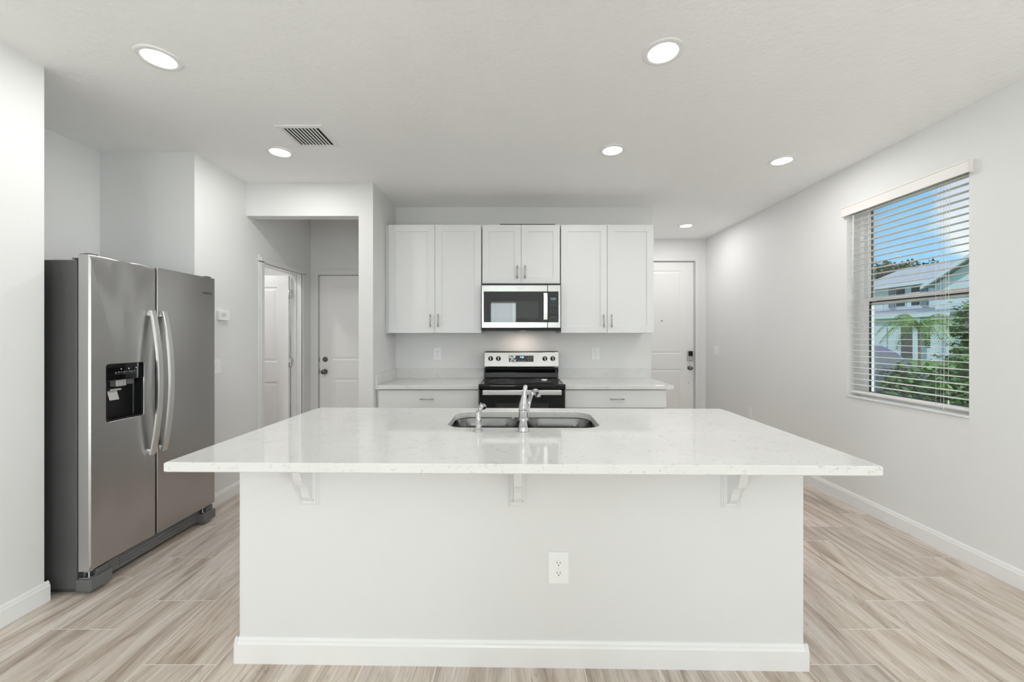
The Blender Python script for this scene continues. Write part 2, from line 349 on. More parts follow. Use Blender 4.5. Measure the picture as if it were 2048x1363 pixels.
def dup(o, loc, rz=None, label=None):
    def cp(x, par):
        c = x.copy(); C.objects.link(c)
        if par: c.parent = par
        for k in kids(x): cp(k, c)
        return c
    r = cp(o, None); r.location = loc
    if rz is not None: r.rotation_euler = (0, 0, rz)
    if label: r['label'] = label
    return r
def text(name, body, size, loc, rot, m, parent, depth=0.0006, align='CENTER', sx=1.0):
    cu = bpy.data.curves.new('t', 'FONT'); cu.body = body; cu.size = size; cu.extrude = depth; cu.align_x = align; cu.align_y = 'CENTER'
    t = bpy.data.objects.new('t', cu); C.objects.link(t); dg = bpy.context.evaluated_depsgraph_get()
    me = bpy.data.meshes.new_from_object(t.evaluated_get(dg)); bpy.data.objects.remove(t)
    me.materials.clear(); me.materials.append(m)
    o = bpy.data.objects.new(name, me); C.objects.link(o); o.location = loc; o.rotation_euler = rot; o.scale = (sx, 1, 1); o.parent = parent
    return o

# ------------------------------------------------------------------ room shell
XL, XR, YW = -2.39, 2.745, 4.29        # left wall face, right wall face, kitchen wall face
XO = 2.955                              # outer face of the right wall
b = MB(); b.box(-3.75, XO, -4.15, 5.80, -0.10, 0.0); struct(b.build('floor', M['floor']), 'wood-look porcelain plank tiles laid in thirds')
b = MB(); b.box(-3.75, XO, -4.15, 5.80, CEIL, CEIL + 0.12); struct(b.build('ceiling', M['ceil']), 'white knockdown-textured ceiling')
# left wall: near part, fridge alcove, far part with a door opening
DL0, DL1, DH = 3.82, 4.545, 2.075       # side-room door opening
b = MB()
b.box(-2.52, -2.40, -4.15, -3.4, 0, CEIL); b.box(-2.52, -2.40, -1.2, 2.05, 0, CEIL); b.box(-2.52, -2.40, -3.4, -1.2, 2.35, CEIL)
b.box(-3.10, -2.52, 1.93, 2.05, 0, CEIL)
b.box(-3.22, -3.10, 1.93, 3.12, 0, CEIL)
b.box(-3.10, XL, 3.006, 3.12, 0, CEIL)
b.box(-2.505, XL, 3.12, DL0, 0, CEIL); b.box(-2.505, XL, DL1, 4.86, 0, CEIL); b.box(-2.505, XL, DL0, DL1, DH, CEIL)
struct(b.build('wall_left', M['wall']), 'white left wall with recess for the refrigerator')
# hall: header wall and pier, hall end wall
DBx0, DBx1, DBH = -2.293, -1.478, 2.085
b = MB()
b.box(XL, -1.253, 3.593, 3.708, 2.442, CEIL); b.box(-1.382, -1.253, 3.593, 3.708, 0, 2.442)
b.box(-1.382, -1.253, 3.708, 4.86, 0, CEIL)
b.box(XL, DBx0, 4.74, 4.86, 0, CEIL); b.box(DBx1, -1.382, 4.74, 4.86, 0, CEIL); b.box(DBx0, DBx1, 4.74, 4.86, DBH, CEIL)
struct(b.build('wall_hallway', M['wall']), 'white wall and header round the hallway opening')
b = MB(); b.box(-1.253, 1.49, YW, YW + 0.12, 0, CEIL); b.box(1.37, 1.49, YW + 0.12, 5.68, 0, CEIL)
struct(b.build('wall_back', M['wall']), 'white kitchen wall behind the cabinets and range')
# side room behind the left door
b = MB(); b.box(-3.75, -3.63, 3.12, 5.2, 0, CEIL); b.box(-3.75, -2.505, 5.08, 5.2, 0, CEIL); b.box(-3.63, -3.22, 3.12, 3.20, 0, CEIL)
struct(b.build('wall_side_room', M['wall']), 'wall of the small room behind the open door')
# entry wall with front door opening
FD0, FD1, FDH = 1.655, 2.587, 2.425
b = MB(); b.box(1.37, FD0, 5.68, 5.80, 0, CEIL); b.box(FD1, XR, 5.68, 5.80, 0, CEIL); b.box(FD0, FD1, 5.68, 5.80, FDH, CEIL)
struct(b.build('wall_entry', M['wall']), 'white wall at the end of the entry passage')
# right wall with window opening and the opening of an added patio door behind the camera
W0, W1, WZ0, WZ1 = 2.405, 3.285, 0.868, 2.41
P0, P1, PZ = -3.4, -1.2, 2.35
b = MB()
b.box(XR, XO, -4.15, P0, 0, CEIL); b.box(XR, XO, P0, P1, PZ, CEIL); b.box(XR, XO, P1, W0, 0, CEIL)
b.box(XR, XO, W0, W1, 0, WZ0); b.box(XR, XO, W0, W1, WZ1, CEIL); b.box(XR, XO, W1, 5.80, 0, CEIL)
struct(b.build('wall_right', M['wall']), 'white right wall with a window')
b = MB(); R0, R1, RZ0, RZ1 = -0.70, 0.16, 0.90, 2.40
b.box(-2.52, R0, -4.15, -4.0, 0, CEIL); b.box(R1, XR, -4.15, -4.0, 0, CEIL); b.box(R0, R1, -4.15, -4.0, 0, RZ0); b.box(R0, R1, -4.15, -4.0, RZ1, CEIL)
struct(b.build('wall_rear', M['wall']), 'white wall behind the camera')

# baseboards
def bb_prof(sgn, x): return [(x, 0), (x + sgn * 0.015, 0), (x + sgn * 0.015, 0.078), (x + sgn * 0.011, 0.086), (x + sgn * 0.010, 0.094), (x + sgn * 0.004, 0.103), (x, 0.103)]
b = MB(); b.prism(bb_prof(1, -2.40), 'y', -1.15, 2.065); b.prism(bb_prof(1, 2.05), 'x', -2.86, -2.3995)
struct(b.build('baseboard_left', M['base']), 'white baseboard wrapping the near left wall')
b = MB(); b.prism(bb_prof(1, XL), 'y', 3.006, 3.745); b.prism(bb_prof(1, XL), 'y', 4.625, 4.725); b.prism(bb_prof(-1, -1.382), 'y', 3.593, 4.725)
b.prism(bb_prof(-1, 3.593), 'x', -1.397, -1.253)
struct(b.build('baseboard_hallway', M['base']), 'white baseboard beside the hallway')
b = MB(); b.prism(bb_prof(-1, XR), 'y', P1 + 0.05, 5.665); struct(b.build('baseboard_right', M['base']), 'white baseboard along the right wall')
b = MB(); b.prism(bb_prof(-1, 5.68), 'x', 2.675, XR); b.prism(bb_prof(1, 1.49), 'y', YW, 5.68); struct(b.build('baseboard_back', M['base']), 'white baseboard in the entry passage')

# ------------------------------------------------------------------ doors
def door_slab(name, w, h, t, panels, parent, off=(0, 0, 0), m=None):
    """panels: list of (x0,x1,z0,z1); slab spans x 0..w, y 0..t, front at y=0"""
    b = MB(); ox, oy, oz = off; d = 0.007
    b.box(ox, ox + w, oy + d, oy + t, oz, oz + h)
    xs0, xs1 = panels[0][0], panels[0][1]
    b.box(ox, ox + xs0, oy, oy + d, oz, oz + h); b.box(ox + xs1, ox + w, oy, oy + d, oz, oz + h)
    zs = sorted([(p[2], p[3]) for p in panels]); z = 0
    for a, c in zs: b.box(ox + xs0, ox + xs1, oy, oy + d, oz + z, oz + a); z = c
    b.box(ox + xs0, ox + xs1, oy, oy + d, oz + z, oz + h)
    for a, c in zs:
        g, s = 0.012, 0.030
        O = [(xs0, a), (xs1, a), (xs1, c), (xs0, c)]
        def ins(k, y): return [(ox + xs0 + k, oy + y, oz + a + k), (ox + xs1 - k, oy + y, oz + a + k), (ox + xs1 - k, oy + y, oz + c - k), (ox + xs0 + k, oy + y, oz + c - k)]
        V = ins(0, 0.0005) + ins(g, d - 0.0005) + ins(g + 0.006, d - 0.0005) + ins(g + s, 0.0015)
        Fc = []
        for r in range(3):
            for i in range(4):
                j = (i + 1) % 4; Fc.append((r * 4 + i, r * 4 + j, (r + 1) * 4 + j, (r + 1) * 4 + i))
        Fc.append((12, 13, 14, 15)); b.quadmesh(V, Fc)
    return b.build(name, m or M['door'], parent)
def casing_y(b, x0, x1, z1, y, wd=0.075, legs=(1, 1)):
    """casing on a wall facing -y round an opening x0..x1, height z1"""
    for lay, ww, tt in ((0, wd, 0.010), (1, wd - 0.022, 0.016)):
        o = 0.004 + 0.0 * lay
        if legs[0]: b.box(x0 - ww - o, x0 - o, y - tt, y, 0, z1 + o, 0.002)
        if legs[1]: b.box(x1 + o, x1 + ww + o, y - tt, y, 0, z1 + o, 0.002)
        b.box(x0 - ww - o if legs[0] else x0, x1 + ww + o if legs[1] else x1, y - tt, y, z1 + o, z1 + ww + o, 0.002)
# door_1: open door of the side room, standing into it, hinged on the far jamb
d1 = sempty('door_1', (XL - 0.115, DL1 - 0.02, 0), label='white two-panel door standing open into the side room')
O = (XL - 0.115, DL1 - 0.02, 0)
w1 = 0.71
# slab in its own frame: x 0..w runs away from the hinge to -x
sl = door_slab('door_slab', w1, 2.03, 0.035, [(0.12, w1 - 0.12, 0.22, 0.84), (0.12, w1 - 0.12, 1.06, 1.90)], d1, off=(-w1 - 0.005, -0.045, 0.012))
b = MB(O)
b.box(-2.507, XL + 0.002, DL0, DL0 + 0.018, 0, DH); b.box(-2.507, XL + 0.002, DL1 - 0.018, DL1, 0, DH); b.box(-2.507, XL + 0.002, DL0, DL1, DH - 0.018, DH)
b.box(-2.46, -2.445, DL1 - 0.030, DL1 - 0.018, 0, DH - 0.018); b.box(-2.46, -2.445, DL0 + 0.018, DL0 + 0.030, 0, DH - 0.018)
b.build('jamb', M['trim'], d1)
b = MB(O)
for ww, tt in ((0.070, 0.010), (0.050, 0.016)):
    b.box(XL, XL + tt, DL0 - ww + 0.012, DL0 + 0.012, 0, DH + 0.002, 0.002); b.box(XL, XL + tt, DL1 - 0.012, DL1 + ww - 0.012, 0, DH + 0.002, 0.002)
    b.box(XL, XL + tt, DL0 - ww + 0.012, DL1 + ww - 0.012, DH - 0.012, DH + ww - 0.012, 0.002)
b.build('casing', M['trim'], d1)
for z in (0.25, 1.07, 1.84):
    b = MB(O); b.box(-2.512, -2.490, DL1 - 0.062, DL1 - 0.019, z - 0.045, z + 0.045, 0.002); b.tube([(-2.500, DL1 - 0.070, z - 0.045), (-2.500, DL1 - 0.070, z + 0.045)], 0.006, 10)
    b.build('hinge', M['satin'], d1)
# door_2: closed door at the hall end
d2 = sempty('door_2', (DBx0, 4.74, 0), label='white two-panel door closed at the end of the hallway')
O = (DBx0, 4.74, 0); w2 = DBx1 - DBx0 - 0.008
door_slab('door_slab', w2, 2.07, 0.040, [(0.145, w2 - 0.145, 0.24, 0.855), (0.145, w2 - 0.145, 1.07, 1.965)], d2, off=(0.004, 0.012, 0.008))
b = MB(O); casing_y(b, DBx0, DBx1, DBH, 4.74, 0.072); b.build('casing', M['trim'], d2)
def knob(O, x, y, z, parent, ax='y', s=-1):
    b = MB(O); b.lathe([(0, s * 0.004), (0.030, s * 0.004), (0.031, s * 0.0), (0.031, s * 0.006), (0.026, s * 0.011), (0.012, s * 0.014), (0.011, s * 0.032), (0.022, s * 0.040), (0.027, s * 0.052), (0.024, s * 0.064), (0.012, s * 0.070), (0, s * 0.071)], (x, y, z), ax, 24)
    return b.build('door_knob', M['bronze'], parent)
def deadbolt(O, x, y, z, parent, s=-1):
    b = MB(O); b.lathe([(0.0, s * 0.0), (0.030, s * 0.0), (0.031, s * 0.005), (0.025, s * 0.014), (0.019, s * 0.016), (0, s * 0.017)], (x, y, z), 'y', 24)
    b.box(x - 0.006, x + 0.006, y + s * 0.030, y + s * 0.014, z - 0.015, z + 0.015, 0.002); return b.build('deadbolt', M['bronze'], parent)
knob(O, -2.225, 4.752, 0.942, d2); deadbolt(O, -2.223, 4.752, 1.088, d2)
b = MB(O); b.box(DBx0 - 0.001, DBx0 + 0.005, 4.744, 4.750, 0.915, 0.970); b.box(DBx0 - 0.001, DBx0 + 0.005, 4.744, 4.750, 1.06, 1.115); b.build('strike_plate', M['bronze'], d2)
# door_3: front door
d3 = sempty('door_3', (FD0, 5.68, 0), label='white two-panel front door with keypad lock')
O = (FD0, 5.68, 0); w3 = FD1 - FD0 - 0.016
door_slab('door_slab', w3, 2.405, 0.044, [(0.17, w3 - 0.17, 0.24, 0.886), (0.17, w3 - 0.17, 1.10, 2.285)], d3, off=(0.008, 0.020, 0.010))
b = MB(O); casing_y(b, FD0, FD1, FDH, 5.68, 0.078); b.build('casing', M['trim'], d3)
knob(O, 2.522, 5.70, 0.912, d3)
b = MB(O); b.box(2.488, 2.562, 5.672, 5.70, 1.010, 1.155, 0.006); lk = b.build('keypad_lock', M['nickel'], d3)
b = MB(O); b.box(2.493, 2.557, 5.669, 5.675, 1.082, 1.150, 0.003); b.build('keypad_screen', M['blackm'], lk)
b = MB(O); b.box(2.520, 2.530, 5.655, 5.675, 1.025, 1.060, 0.003); b.build('thumb_turn', M['satin'], lk)
b = MB(O); b.lathe([(0, -0.004), (0.008, -0.003), (0.009, 0)], (2.128, 5.70, 1.582), 'y', 14); b.build('peephole', M['blackm'], d3)
b = MB(O); b.lathe([(0, -0.003), (0.006, -0.002), (0.007, 0)], (2.512, 5.70, 0.695), 'y', 12); b.build('door_stud', M['nickel'], d3)

# ------------------------------------------------------------------ window in the right wall
def window_unit(name, label, width, z0, z1, zm, loc, rz):
    """local frame: x across (0..width), y outwards (0 = inner wall face), vinyl single-hung unit sits at y 0.115..0.165"""
    wn = sempty(name, loc, rz, label)
    f = 0.035
    def ring(x0, x1, y0, y1, a, c, t, tb=None, tt=None):
        b = MB(); tb = tb or t
        b.box(x0, x0 + t, y0, y1, a, c, 0.002); b.box(x1 - t, x1, y0, y1, a, c, 0.002); b.box(x0 + t, x1 - t, y0, y1, a, a + tb, 0.002); b.box(x0 + t, x1 - t, y0, y1, c - (tt or t), c, 0.002); return b
    ring(0, width, 0.112, 0.180, z0, z1, f, 0.018, 0.016).build('window_frame', M['vinyl'], wn)
    lo = ring(f, width - f, 0.120, 0.145, z0 + 0.018, zm + 0.030, 0.030, 0.030); lo.box(f, width - f, 0.105, 0.120, zm + 0.010, zm + 0.022, 0.002); s1 = lo.build('lower_sash', M['vinyl'], wn)
    s2 = ring(f, width - f, 0.146, 0.168, zm - 0.030, z1 - 0.016, 0.024, 0.050, 0.016).build('upper_sash', M['vinyl'], wn)
    ring(f + 0.030, width - f - 0.030, 0.126, 0.140, z0 + 0.048, zm, 0.007, 0.004).build('gasket', M['gasket'], s1)
    ring(f + 0.024, width - f - 0.024, 0.150, 0.164, zm + 0.020, z1 - 0.032, 0.007, None, 0.004).build('gasket', M['gasket'], s2)
    b = MB(); b.box(f + 0.03, width - f - 0.03, 0.131, 0.135, z0 + 0.048, zm + 0.005); b.build('glass_pane', M['glass'], s1)
    b = MB(); b.box(f + 0.024, width - f - 0.024, 0.155, 0.159, zm + 0.02, z1 - 0.030); b.build('glass_pane', M['glass'], s2)
    b = MB(); b.box(width / 2 - 0.03, width / 2 + 0.03, 0.100, 0.122, zm + 0.022, zm + 0.034, 0.003); b.build('sash_lock', M['vinyl'], s1)
    return wn
# right wall: local x -> world -y... rotate so that local y points to +x
wn1 = window_unit('window_1', 'white single-hung window with a blind in the right wall', W1 - W0, WZ0, WZ1, 1.640, (XR, W1, 0), -PI / 2)
wn2 = window_unit('window_2', 'white single-hung window in the wall behind the camera', R1 - R0, RZ0, RZ1, 1.640, (R1, -4.0, 0), PI)
for c in kids(wn2): c.location.y -= 0.045
b = MB(); b.box(XR - 0.012, XR + 0.112, W0, W1, WZ0, WZ0 + 0.014, 0.004); struct(b.build('trim_1', M['trim']), 'white window sill under the blind')
b = MB(); b.box(XR + 0.18, XO + 0.03, W0 - 0.02, W1 + 0.02, WZ0 - 0.04, WZ0 - 0.002, 0.004)
b.box(XR + 0.150, XO + 0.012, W1 - 0.004, W1 + 0.10, WZ0, WZ1 + 0.1); b.box(XR + 0.150, XO + 0.012, W0 - 0.10, W0 + 0.004, WZ0, WZ1 + 0.1)
struct(b.build('trim_2', M['stucco']), 'pale exterior surround of the window')
# patio and garden doors, added out of view as openings for the side lights
b = MB(); pd = sempty('added_window_3', (XR, P0, 0), label='white patio door added out of view to let in light'); O = (XR, P0, 0); b = MB(O)
for y in (P0, (P0 + P1) / 2 - 0.03, P1 - 0.06): b.box(XR + 0.08, XR + 0.16, y, y + 0.06, 0, PZ)
b.box(XR + 0.08, XR + 0.16, P0 + 0.06, P1 - 0.06, PZ - 0.06, PZ); b.box(XR + 0.08, XR + 0.16, P0 + 0.06, P1 - 0.06, 0, 0.05)
b.build('door_frame', M['vinyl'], pd)
b = MB(O); b.box(XR + 0.115, XR + 0.121, P0 + 0.06, P1 - 0.06, 0.05, PZ - 0.06); b.build('glass_pane', M['glass'], pd)
pd2 = sempty('added_window_4', (-2.40, P0, 0), label='white garden door added out of view on the left to let in light'); O = (XR - 0.02, P0, 0); b = MB(O)
for y in (P0, (P0 + P1) / 2 - 0.03, P1 - 0.06): b.box(XR - 0.10, XR - 0.04, y, y + 0.06, 0, PZ)
b.box(XR - 0.10, XR - 0.04, P0 + 0.06, P1 - 0.06, PZ - 0.06, PZ); b.box(XR - 0.10, XR - 0.04, P0 + 0.06, P1 - 0.06, 0, 0.05)
b.build('door_frame', M['vinyl'], pd2)
b = MB(O); b.box(XR - 0.073, XR - 0.067, P0 + 0.06, P1 - 0.06, 0.05, PZ - 0.06); b.build('glass_pane', M['glass'], pd2)

def make_blind(name, label, width, ztop, zbot, loc, rz):
    """local: x across, y outwards into the reveal (0 = wall face), z absolute"""
    t = thing(name, label, 'blind', loc, rz)
    b = MB(); b.box(-0.020, width + 0.025, -0.034, -0.022, ztop - 0.070, ztop + 0.008, 0.004); b.box(-0.020, -0.012, -0.022, -0.001, ztop - 0.070, ztop + 0.008, 0.002); b.box(width + 0.017, width + 0.025, -0.022, -0.001, ztop - 0.070, ztop + 0.008, 0.002)
    b.box(-0.020, width + 0.025, -0.038, -0.030, ztop - 0.004, ztop + 0.008, 0.003); b.build('valance', M['blind'], t)
    b = MB(); b.box(0.010, width - 0.010, 0.012, 0.062, ztop - 0.052, ztop - 0.004, 0.004); b.build('headrail', M['blind'], t)
    b = MB(); z = ztop - 0.070; n = 0; pitch = 0.0455; tilt = math.radians(1.5)
    while z > zbot + 0.030:
        b.box(0.012, width - 0.012, 0.014, 0.062, z - 0.0011, z + 0.0011, 0.0008, 1, rot=('X', tilt)); z -= pitch; n += 1
    b.build('slats', M['blind'], t)
    b = MB(); b.box(0.012, width - 0.012, 0.013, 0.063, zbot, zbot + 0.018, 0.004); b.build('bottom_rail', M['blind'], t)
    for x in (0.19, 0.68):
        b = MB()
        for y in (0.012, 0.064): b.tube([(x * width / 0.88, y, ztop - 0.05), (x * width / 0.88, y, zbot + 0.01)], 0.0009, 5)
        b.tube([(x * width / 0.88 + 0.006, 0.038, ztop - 0.05), (x * width / 0.88 + 0.006, 0.038, zbot + 0.01)], 0.0008, 5)
        z = ztop - 0.070
        while z > zbot + 0.030: b.tube([(x * width / 0.88, 0.012, z - 0.003), (x * width / 0.88, 0.064, z - 0.002)], 0.0007, 4); z -= pitch
        b.build('ladder_cord', M['cord'], t)
    return t, width
bl, _ = make_blind('window_blind', 'white horizontal slat blind hanging in the right wall window', W1 - W0, WZ1, 0.905, (XR, W1, 0), -PI / 2)
# local x runs from far (0) to near (width)
b = MB(); b.tube([(0.075, -0.010, 2.33), (0.073, -0.012, 2.0), (0.072, -0.010, 1.70)], 0.004, 8); b.build('tilt_wand', M['cord'], bl)
for dx, z1 in ((0.0, 0.93), (0.018, 0.90)):
    b = MB(); b.tube([(0.78 - dx, -0.006, 2.33), (0.775 - dx, -0.008, 1.6), (0.772 - 1.6 * dx, -0.006, z1 + 0.04)], 0.0011, 6); b.lathe([(0, 0.03), (0.003, 0.03), (0.006, 0.0), (0, 0.0)], (0.772 - 1.6 * dx, -0.006, z1), 'z', 10)
    b.build('pull_cord', M['cord'], bl)
bl2, _ = make_blind('window_blind', 'white slat blind on the window behind the camera', R1 - R0, RZ1, 0.93, (R1, -4.0, 0), PI)

# ------------------------------------------------------------------ refrigerator
FX, FY0, FY1 = -2.220, 2.100, 2.985; ZT = 1.792
O = ((-2.95 + FX) / 2, (FY0 + FY1) / 2, 0)
fr = thing('refrigerator', 'stainless steel side-by-side refrigerator in the left wall recess', 'refrigerator', O)
b = MB(O); b.box(-2.955, -2.292, FY0 + 0.004, FY1 - 0.004, 0.030, 1.765, 0.006); b.box(-2.94, -2.32, FY0 + 0.03, FY1 - 0.03, 0.0, 0.03); b.build('body', M['greymetal'], fr)
GAP = 2.496
DISP = (2.186, 2.408, 0.890, 1.207)
zb = 0.126
b = MB(O); b.holed((FY0, GAP - 0.004, zb, ZT), DISP, FX - 0.066, FX, plane='yz', r=0.014, bev=0.007, hbev=0.002, n=48)
fd = b.build('freezer_door', M['fridge'], fr, smooth=math.radians(25)); fd['label'] = 'left steel door with ice and water dispenser'
b = MB(O); b.box(FX - 0.066, FX, GAP + 0.004, FY1, zb, ZT, 0.007, 3); rd = b.build('fridge_door', M['fridge'], fr, smooth=math.radians(25)); rd['label'] = 'right plain steel door'
# rear liners of the doors
b = MB(O); b.box(FX - 0.071, FX - 0.066, FY0 + 0.012, GAP - 0.012, zb + 0.01, ZT - 0.02); b.build('door_gasket', M['blackm'], fd)
b = MB(O); b.box(FX - 0.071, FX - 0.066, GAP + 0.012, FY1 - 0.012, zb + 0.01, ZT - 0.02); b.build('door_gasket', M['blackm'], rd)
# dispenser
y0, y1, z0, z1 = DISP; xf = FX
b = MB(O)
b.box(xf - 0.064, xf - 0.060, y0, y1, z0, z1)                       # back
b.holed((y0 - 0.003, y1 + 0.003, z0 - 0.003, z1 + 0.003), (y0 + 0.002, y1 - 0.002, z0 + 0.002, z1 - 0.002), xf - 0.0655, xf - 0.063, plane='yz', r=0.012, bev=0.0005, hbev=0.0005, n=48)
b.holed((y0 + 0.0003, y1 - 0.0003, z0 + 0.0003, z1 - 0.03), (y0 + 0.003, y1 - 0.003, z0 + 0.003, z1 - 0.033), xf - 0.063, xf - 0.004, plane='yz', r=0.012, bev=0.010, hbev=0.0005, n=48); b.build('dispenser_housing', M['blackm'], fd)
rr = 0.013; top = [(y0 + 0.0004, z1 - 0.090), (y1 - 0.0004, z1 - 0.090)]
for q in range(7): an = q / 6 * PI / 2; top.append((y1 - 0.0004 - rr + rr * math.cos(an), z1 - 0.0004 - rr + rr * math.sin(an)))
for q in range(7): an = PI / 2 + q / 6 * PI / 2; top.append((y0 + 0.0004 + rr + rr * math.cos(an), z1 - 0.0004 - rr + rr * math.sin(an)))
b = MB(O); b.prism(top, 'x', xf - 0.060, xf + 0.0015); b.build('dispenser_control', M['black'], fd)
pth = [(xf + 0.0003, y0 + rr, z0 - 0.0005)] + [(xf + 0.0003, y1 - rr + rr * math.cos(-PI / 2 + q / 6 * PI / 2), z0 + rr + rr * math.sin(-PI / 2 + q / 6 * PI / 2) - 0.0005) for q in range(7)] + [(xf + 0.0003, y1 + 0.0005, z1 - 0.092)]
b = MB(O); b.tube(pth, 0.0014, 8); b.build('dispenser_trim', M['satin'], fd)
b = MB(O); b.box(xf - 0.058, xf - 0.020, y0 + 0.075, y0 + 0.135, z1 - 0.130, z1 - 0.092, 0.003); b.build('dispenser_chute', M['tag'], fd)
b = MB(O); b.box(xf - 0.056, xf - 0.030, y0 + 0.150, y0 + 0.195, z1 - 0.125, z1 - 0.092, 0.003); b.build('water_filter_cover', M['footgrey'], fd)
pts = []
b = MB(O); b.box(xf - 0.045, xf - 0.008, y0 + 0.030, y0 + 0.095, z1 - 0.150, z1 - 0.140, 0.003); b.box(xf - 0.030, xf - 0.024, y0 + 0.035, y0 + 0.090, z1 - 0.205, z1 - 0.145, 0.002, rot=('Y', math.radians(-16))); b.build('dispenser_paddle', M['satin'], fd)
for k in range(3):
    b = MB(O); b.box(xf + 0.0015, xf + 0.0022, y0 + 0.080 + k * 0.045, y0 + 0.084 + k * 0.045, z1 - 0.032, z1 - 0.028); b.build('indicator_light', M['led'], fd)
b = MB(O)
for k in range(9):
    yy = y0 + 0.048 + k * 0.0155; b.box(xf + 0.0015, xf + 0.0020, yy, yy + (0.010 if k % 2 else 0.007), z1 - 0.050 - 0.004 * (k % 3 == 0), z1 - 0.044)
b.box(xf + 0.0015, xf + 0.0019, y0 + 0.045, y0 + 0.185, z1 - 0.058, z1 - 0.057); b.build('button_icons', M['printdim'], fd)
# handles
def fridge_handle(y, par):
    b = MB(O); zt, zbm = 1.520, 0.640; n = 22; out_, in_ = [], []
    for i in range(n + 1):
        u = i / n; z = zbm + (zt - zbm) * u; e = FX + 0.022 + 0.048 * math.sin(PI * u) ** 0.8
        out_.append((e, z)); in_.append((e - 0.012, z))
    V, Fs = [], []
    for i in range(n + 1):
        (xo, z), (xi, _) = out_[i], in_[i]
        V += [(xi, y - 0.019, z), (xo - 0.003, y - 0.019, z), (xo, y - 0.014, z), (xo, y + 0.014, z), (xo - 0.003, y + 0.019, z), (xi, y + 0.019, z)]
    for i in range(n):
        for k in range(6): j = (k + 1) % 6; Fs.append((i * 6 + k, i * 6 + j, i * 6 + 6 + j, i * 6 + 6 + k))
    Fs += [tuple(range(6)), tuple(range(n * 6, n * 6 + 6))]
    b.quadmesh(V, Fs); bmesh.ops.recalc_face_normals(b.bm, faces=b.bm.faces[:])
    for z in (zt - 0.018, zbm + 0.018): b.box(FX - 0.001, FX + 0.020, y - 0.012, y + 0.012, z - 0.016, z + 0.016, 0.002)
    return b.build('handle', M['satin'], par, smooth=math.radians(30))
fridge_handle(GAP - 0.046, fd); fridge_handle(GAP + 0.036, rd)
text('brand_lettering', 'WHIRLPOOL', 0.021, Vector((FX + 0.0005, FY1 - 0.075, 1.673)) - Vector(O), (PI / 2, 0, PI / 2), M['logo'], rd, sx=0.75)
# hinge covers, grille, feet
for ya in (FY0 + 0.006, FY1 - 0.075):
    b = MB(O); b.box(-2.32, -2.255, ya, ya + 0.07, 1.768, 1.776, 0.003); b.box(-2.262, -2.226, ya + 0.004, ya + 0.045, 1.7925, 1.800, 0.003); b.box(-2.290, -2.258, ya + 0.008, ya + 0.04, 1.774, 1.799, 0.003); b.build('hinge_cover', M['greymetal'], fr)
b = MB(O); b.box(-2.29, -2.262, FY0 + 0.03, FY1 - 0.03, 0.030, 0.105, 0.004)
for z in (0.045, 0.065, 0.085): b.box(-2.262, -2.258, FY0 + 0.20, FY1 - 0.20, z, z + 0.008)
b.build('base_grille', M['footgrey'], fr)
for ya, yb in ((FY0, FY0 + 0.115), (FY1 - 0.110, FY1 - 0.002)):
    b = MB(O); b.box(-2.2935, -2.214, ya, yb, 0.020, 0.082, 0.004); b.box(-2.29, -2.232, ya + 0.045, yb - 0.005, 0.082, 0.115, 0.003); b.box(-2.27, -2.24, ya + 0.02, ya + 0.05, 0.0, 0.02); b.build('foot_cover', M['footgrey'], fr)
    b = MB(O); b.lathe([(0, 0), (0.012, 0), (0.012, 0.03), (0.02, 0.032), (0.02, 0.04), (0, 0.04)], (-2.250, ya + 0.026, 0.086), 'z', 14); b.box(-2.285, -2.230, ya + 0.008, ya + 0.044, 0.082, 0.088, 0.002); b.build('hinge_pin', M['chrome'], fr)

# ------------------------------------------------------------------ cabinets
def pull(b, x, y, z, ln, vert=True, off=0.030):
    r = 0.0052
    if vert:
        b.tube([(x, y - off, z - ln / 2), (x, y - off, z + ln / 2)], r, 12)
        for s in (-1, 1): b.tube([(x, y - off, z + s * (ln / 2 - 0.018)), (x, y, z + s * (ln / 2 - 0.018))], r * 0.85, 10)
    else:
        b.tube([(x - ln / 2, y - off, z), (x + ln / 2, y - off, z)], r, 12)
        for s in (-1, 1): b.tube([(x + s * (ln / 2 - 0.018), y - off, z), (x + s * (ln / 2 - 0.018), y, z)], r * 0.85, 10)
def shaker(b, x0, x1, z0, z1, y, fr=0.066, t=0.019):
    """five-piece door, front at y, facing -y"""
    bv = 0.0015
    b.box(x0, x0 + fr, y, y + t, z0, z1, bv); b.box(x1 - fr, x1, y, y + t, z0, z1, bv)
    b.box(x0 + fr - 0.0008, x1 - fr + 0.0008, y, y + t, z0, z0 + fr, bv); b.box(x0 + fr - 0.0008, x1 - fr + 0.0008, y, y + t, z1 - fr, z1, bv)
    b.box(x0 + fr - 0.001, x1 - fr + 0.001, y + 0.009, y + t - 0.003, z0 + fr - 0.001, z1 - fr + 0.001)
YC = 3.925
def wall_cabinet(x0, x1, z0, z1, label, pulls, filler=None):
    O = ((x0 + x1) / 2, YC + 0.18, z0)
    t = thing('wall_cabinet', label, 'cabinet', O, group='white shaker cabinets on the kitchen wall')
    b = MB(O); b.box(x0 + 0.001, x1 - 0.001, YC + 0.021, YW - 0.001, z0, z1 - 0.002, 0.001)
    if filler: b.box(filler, x0 + 0.001, YC + 0.030, YC + 0.060, z0, z1 - 0.002)
    b.build('cabinet_body', M['cab'], t)
    xm = (x0 + x1) / 2
    for (a, c, px) in ((x0 + 0.003, xm - 0.0015, pulls[0]), (xm + 0.0015, x1 - 0.003, pulls[1])):
        b = MB(O); shaker(b, a, c, z0 + 0.003, z1 - 0.003, YC); d = b.build('cabinet_door', M['cab'], t)
        b = MB(O); pull(b, px, YC, pulls[2], 0.128); b.build('bar_pull', M['nickel'], d)
    return t
ZB, ZTP = 1.392, 2.458
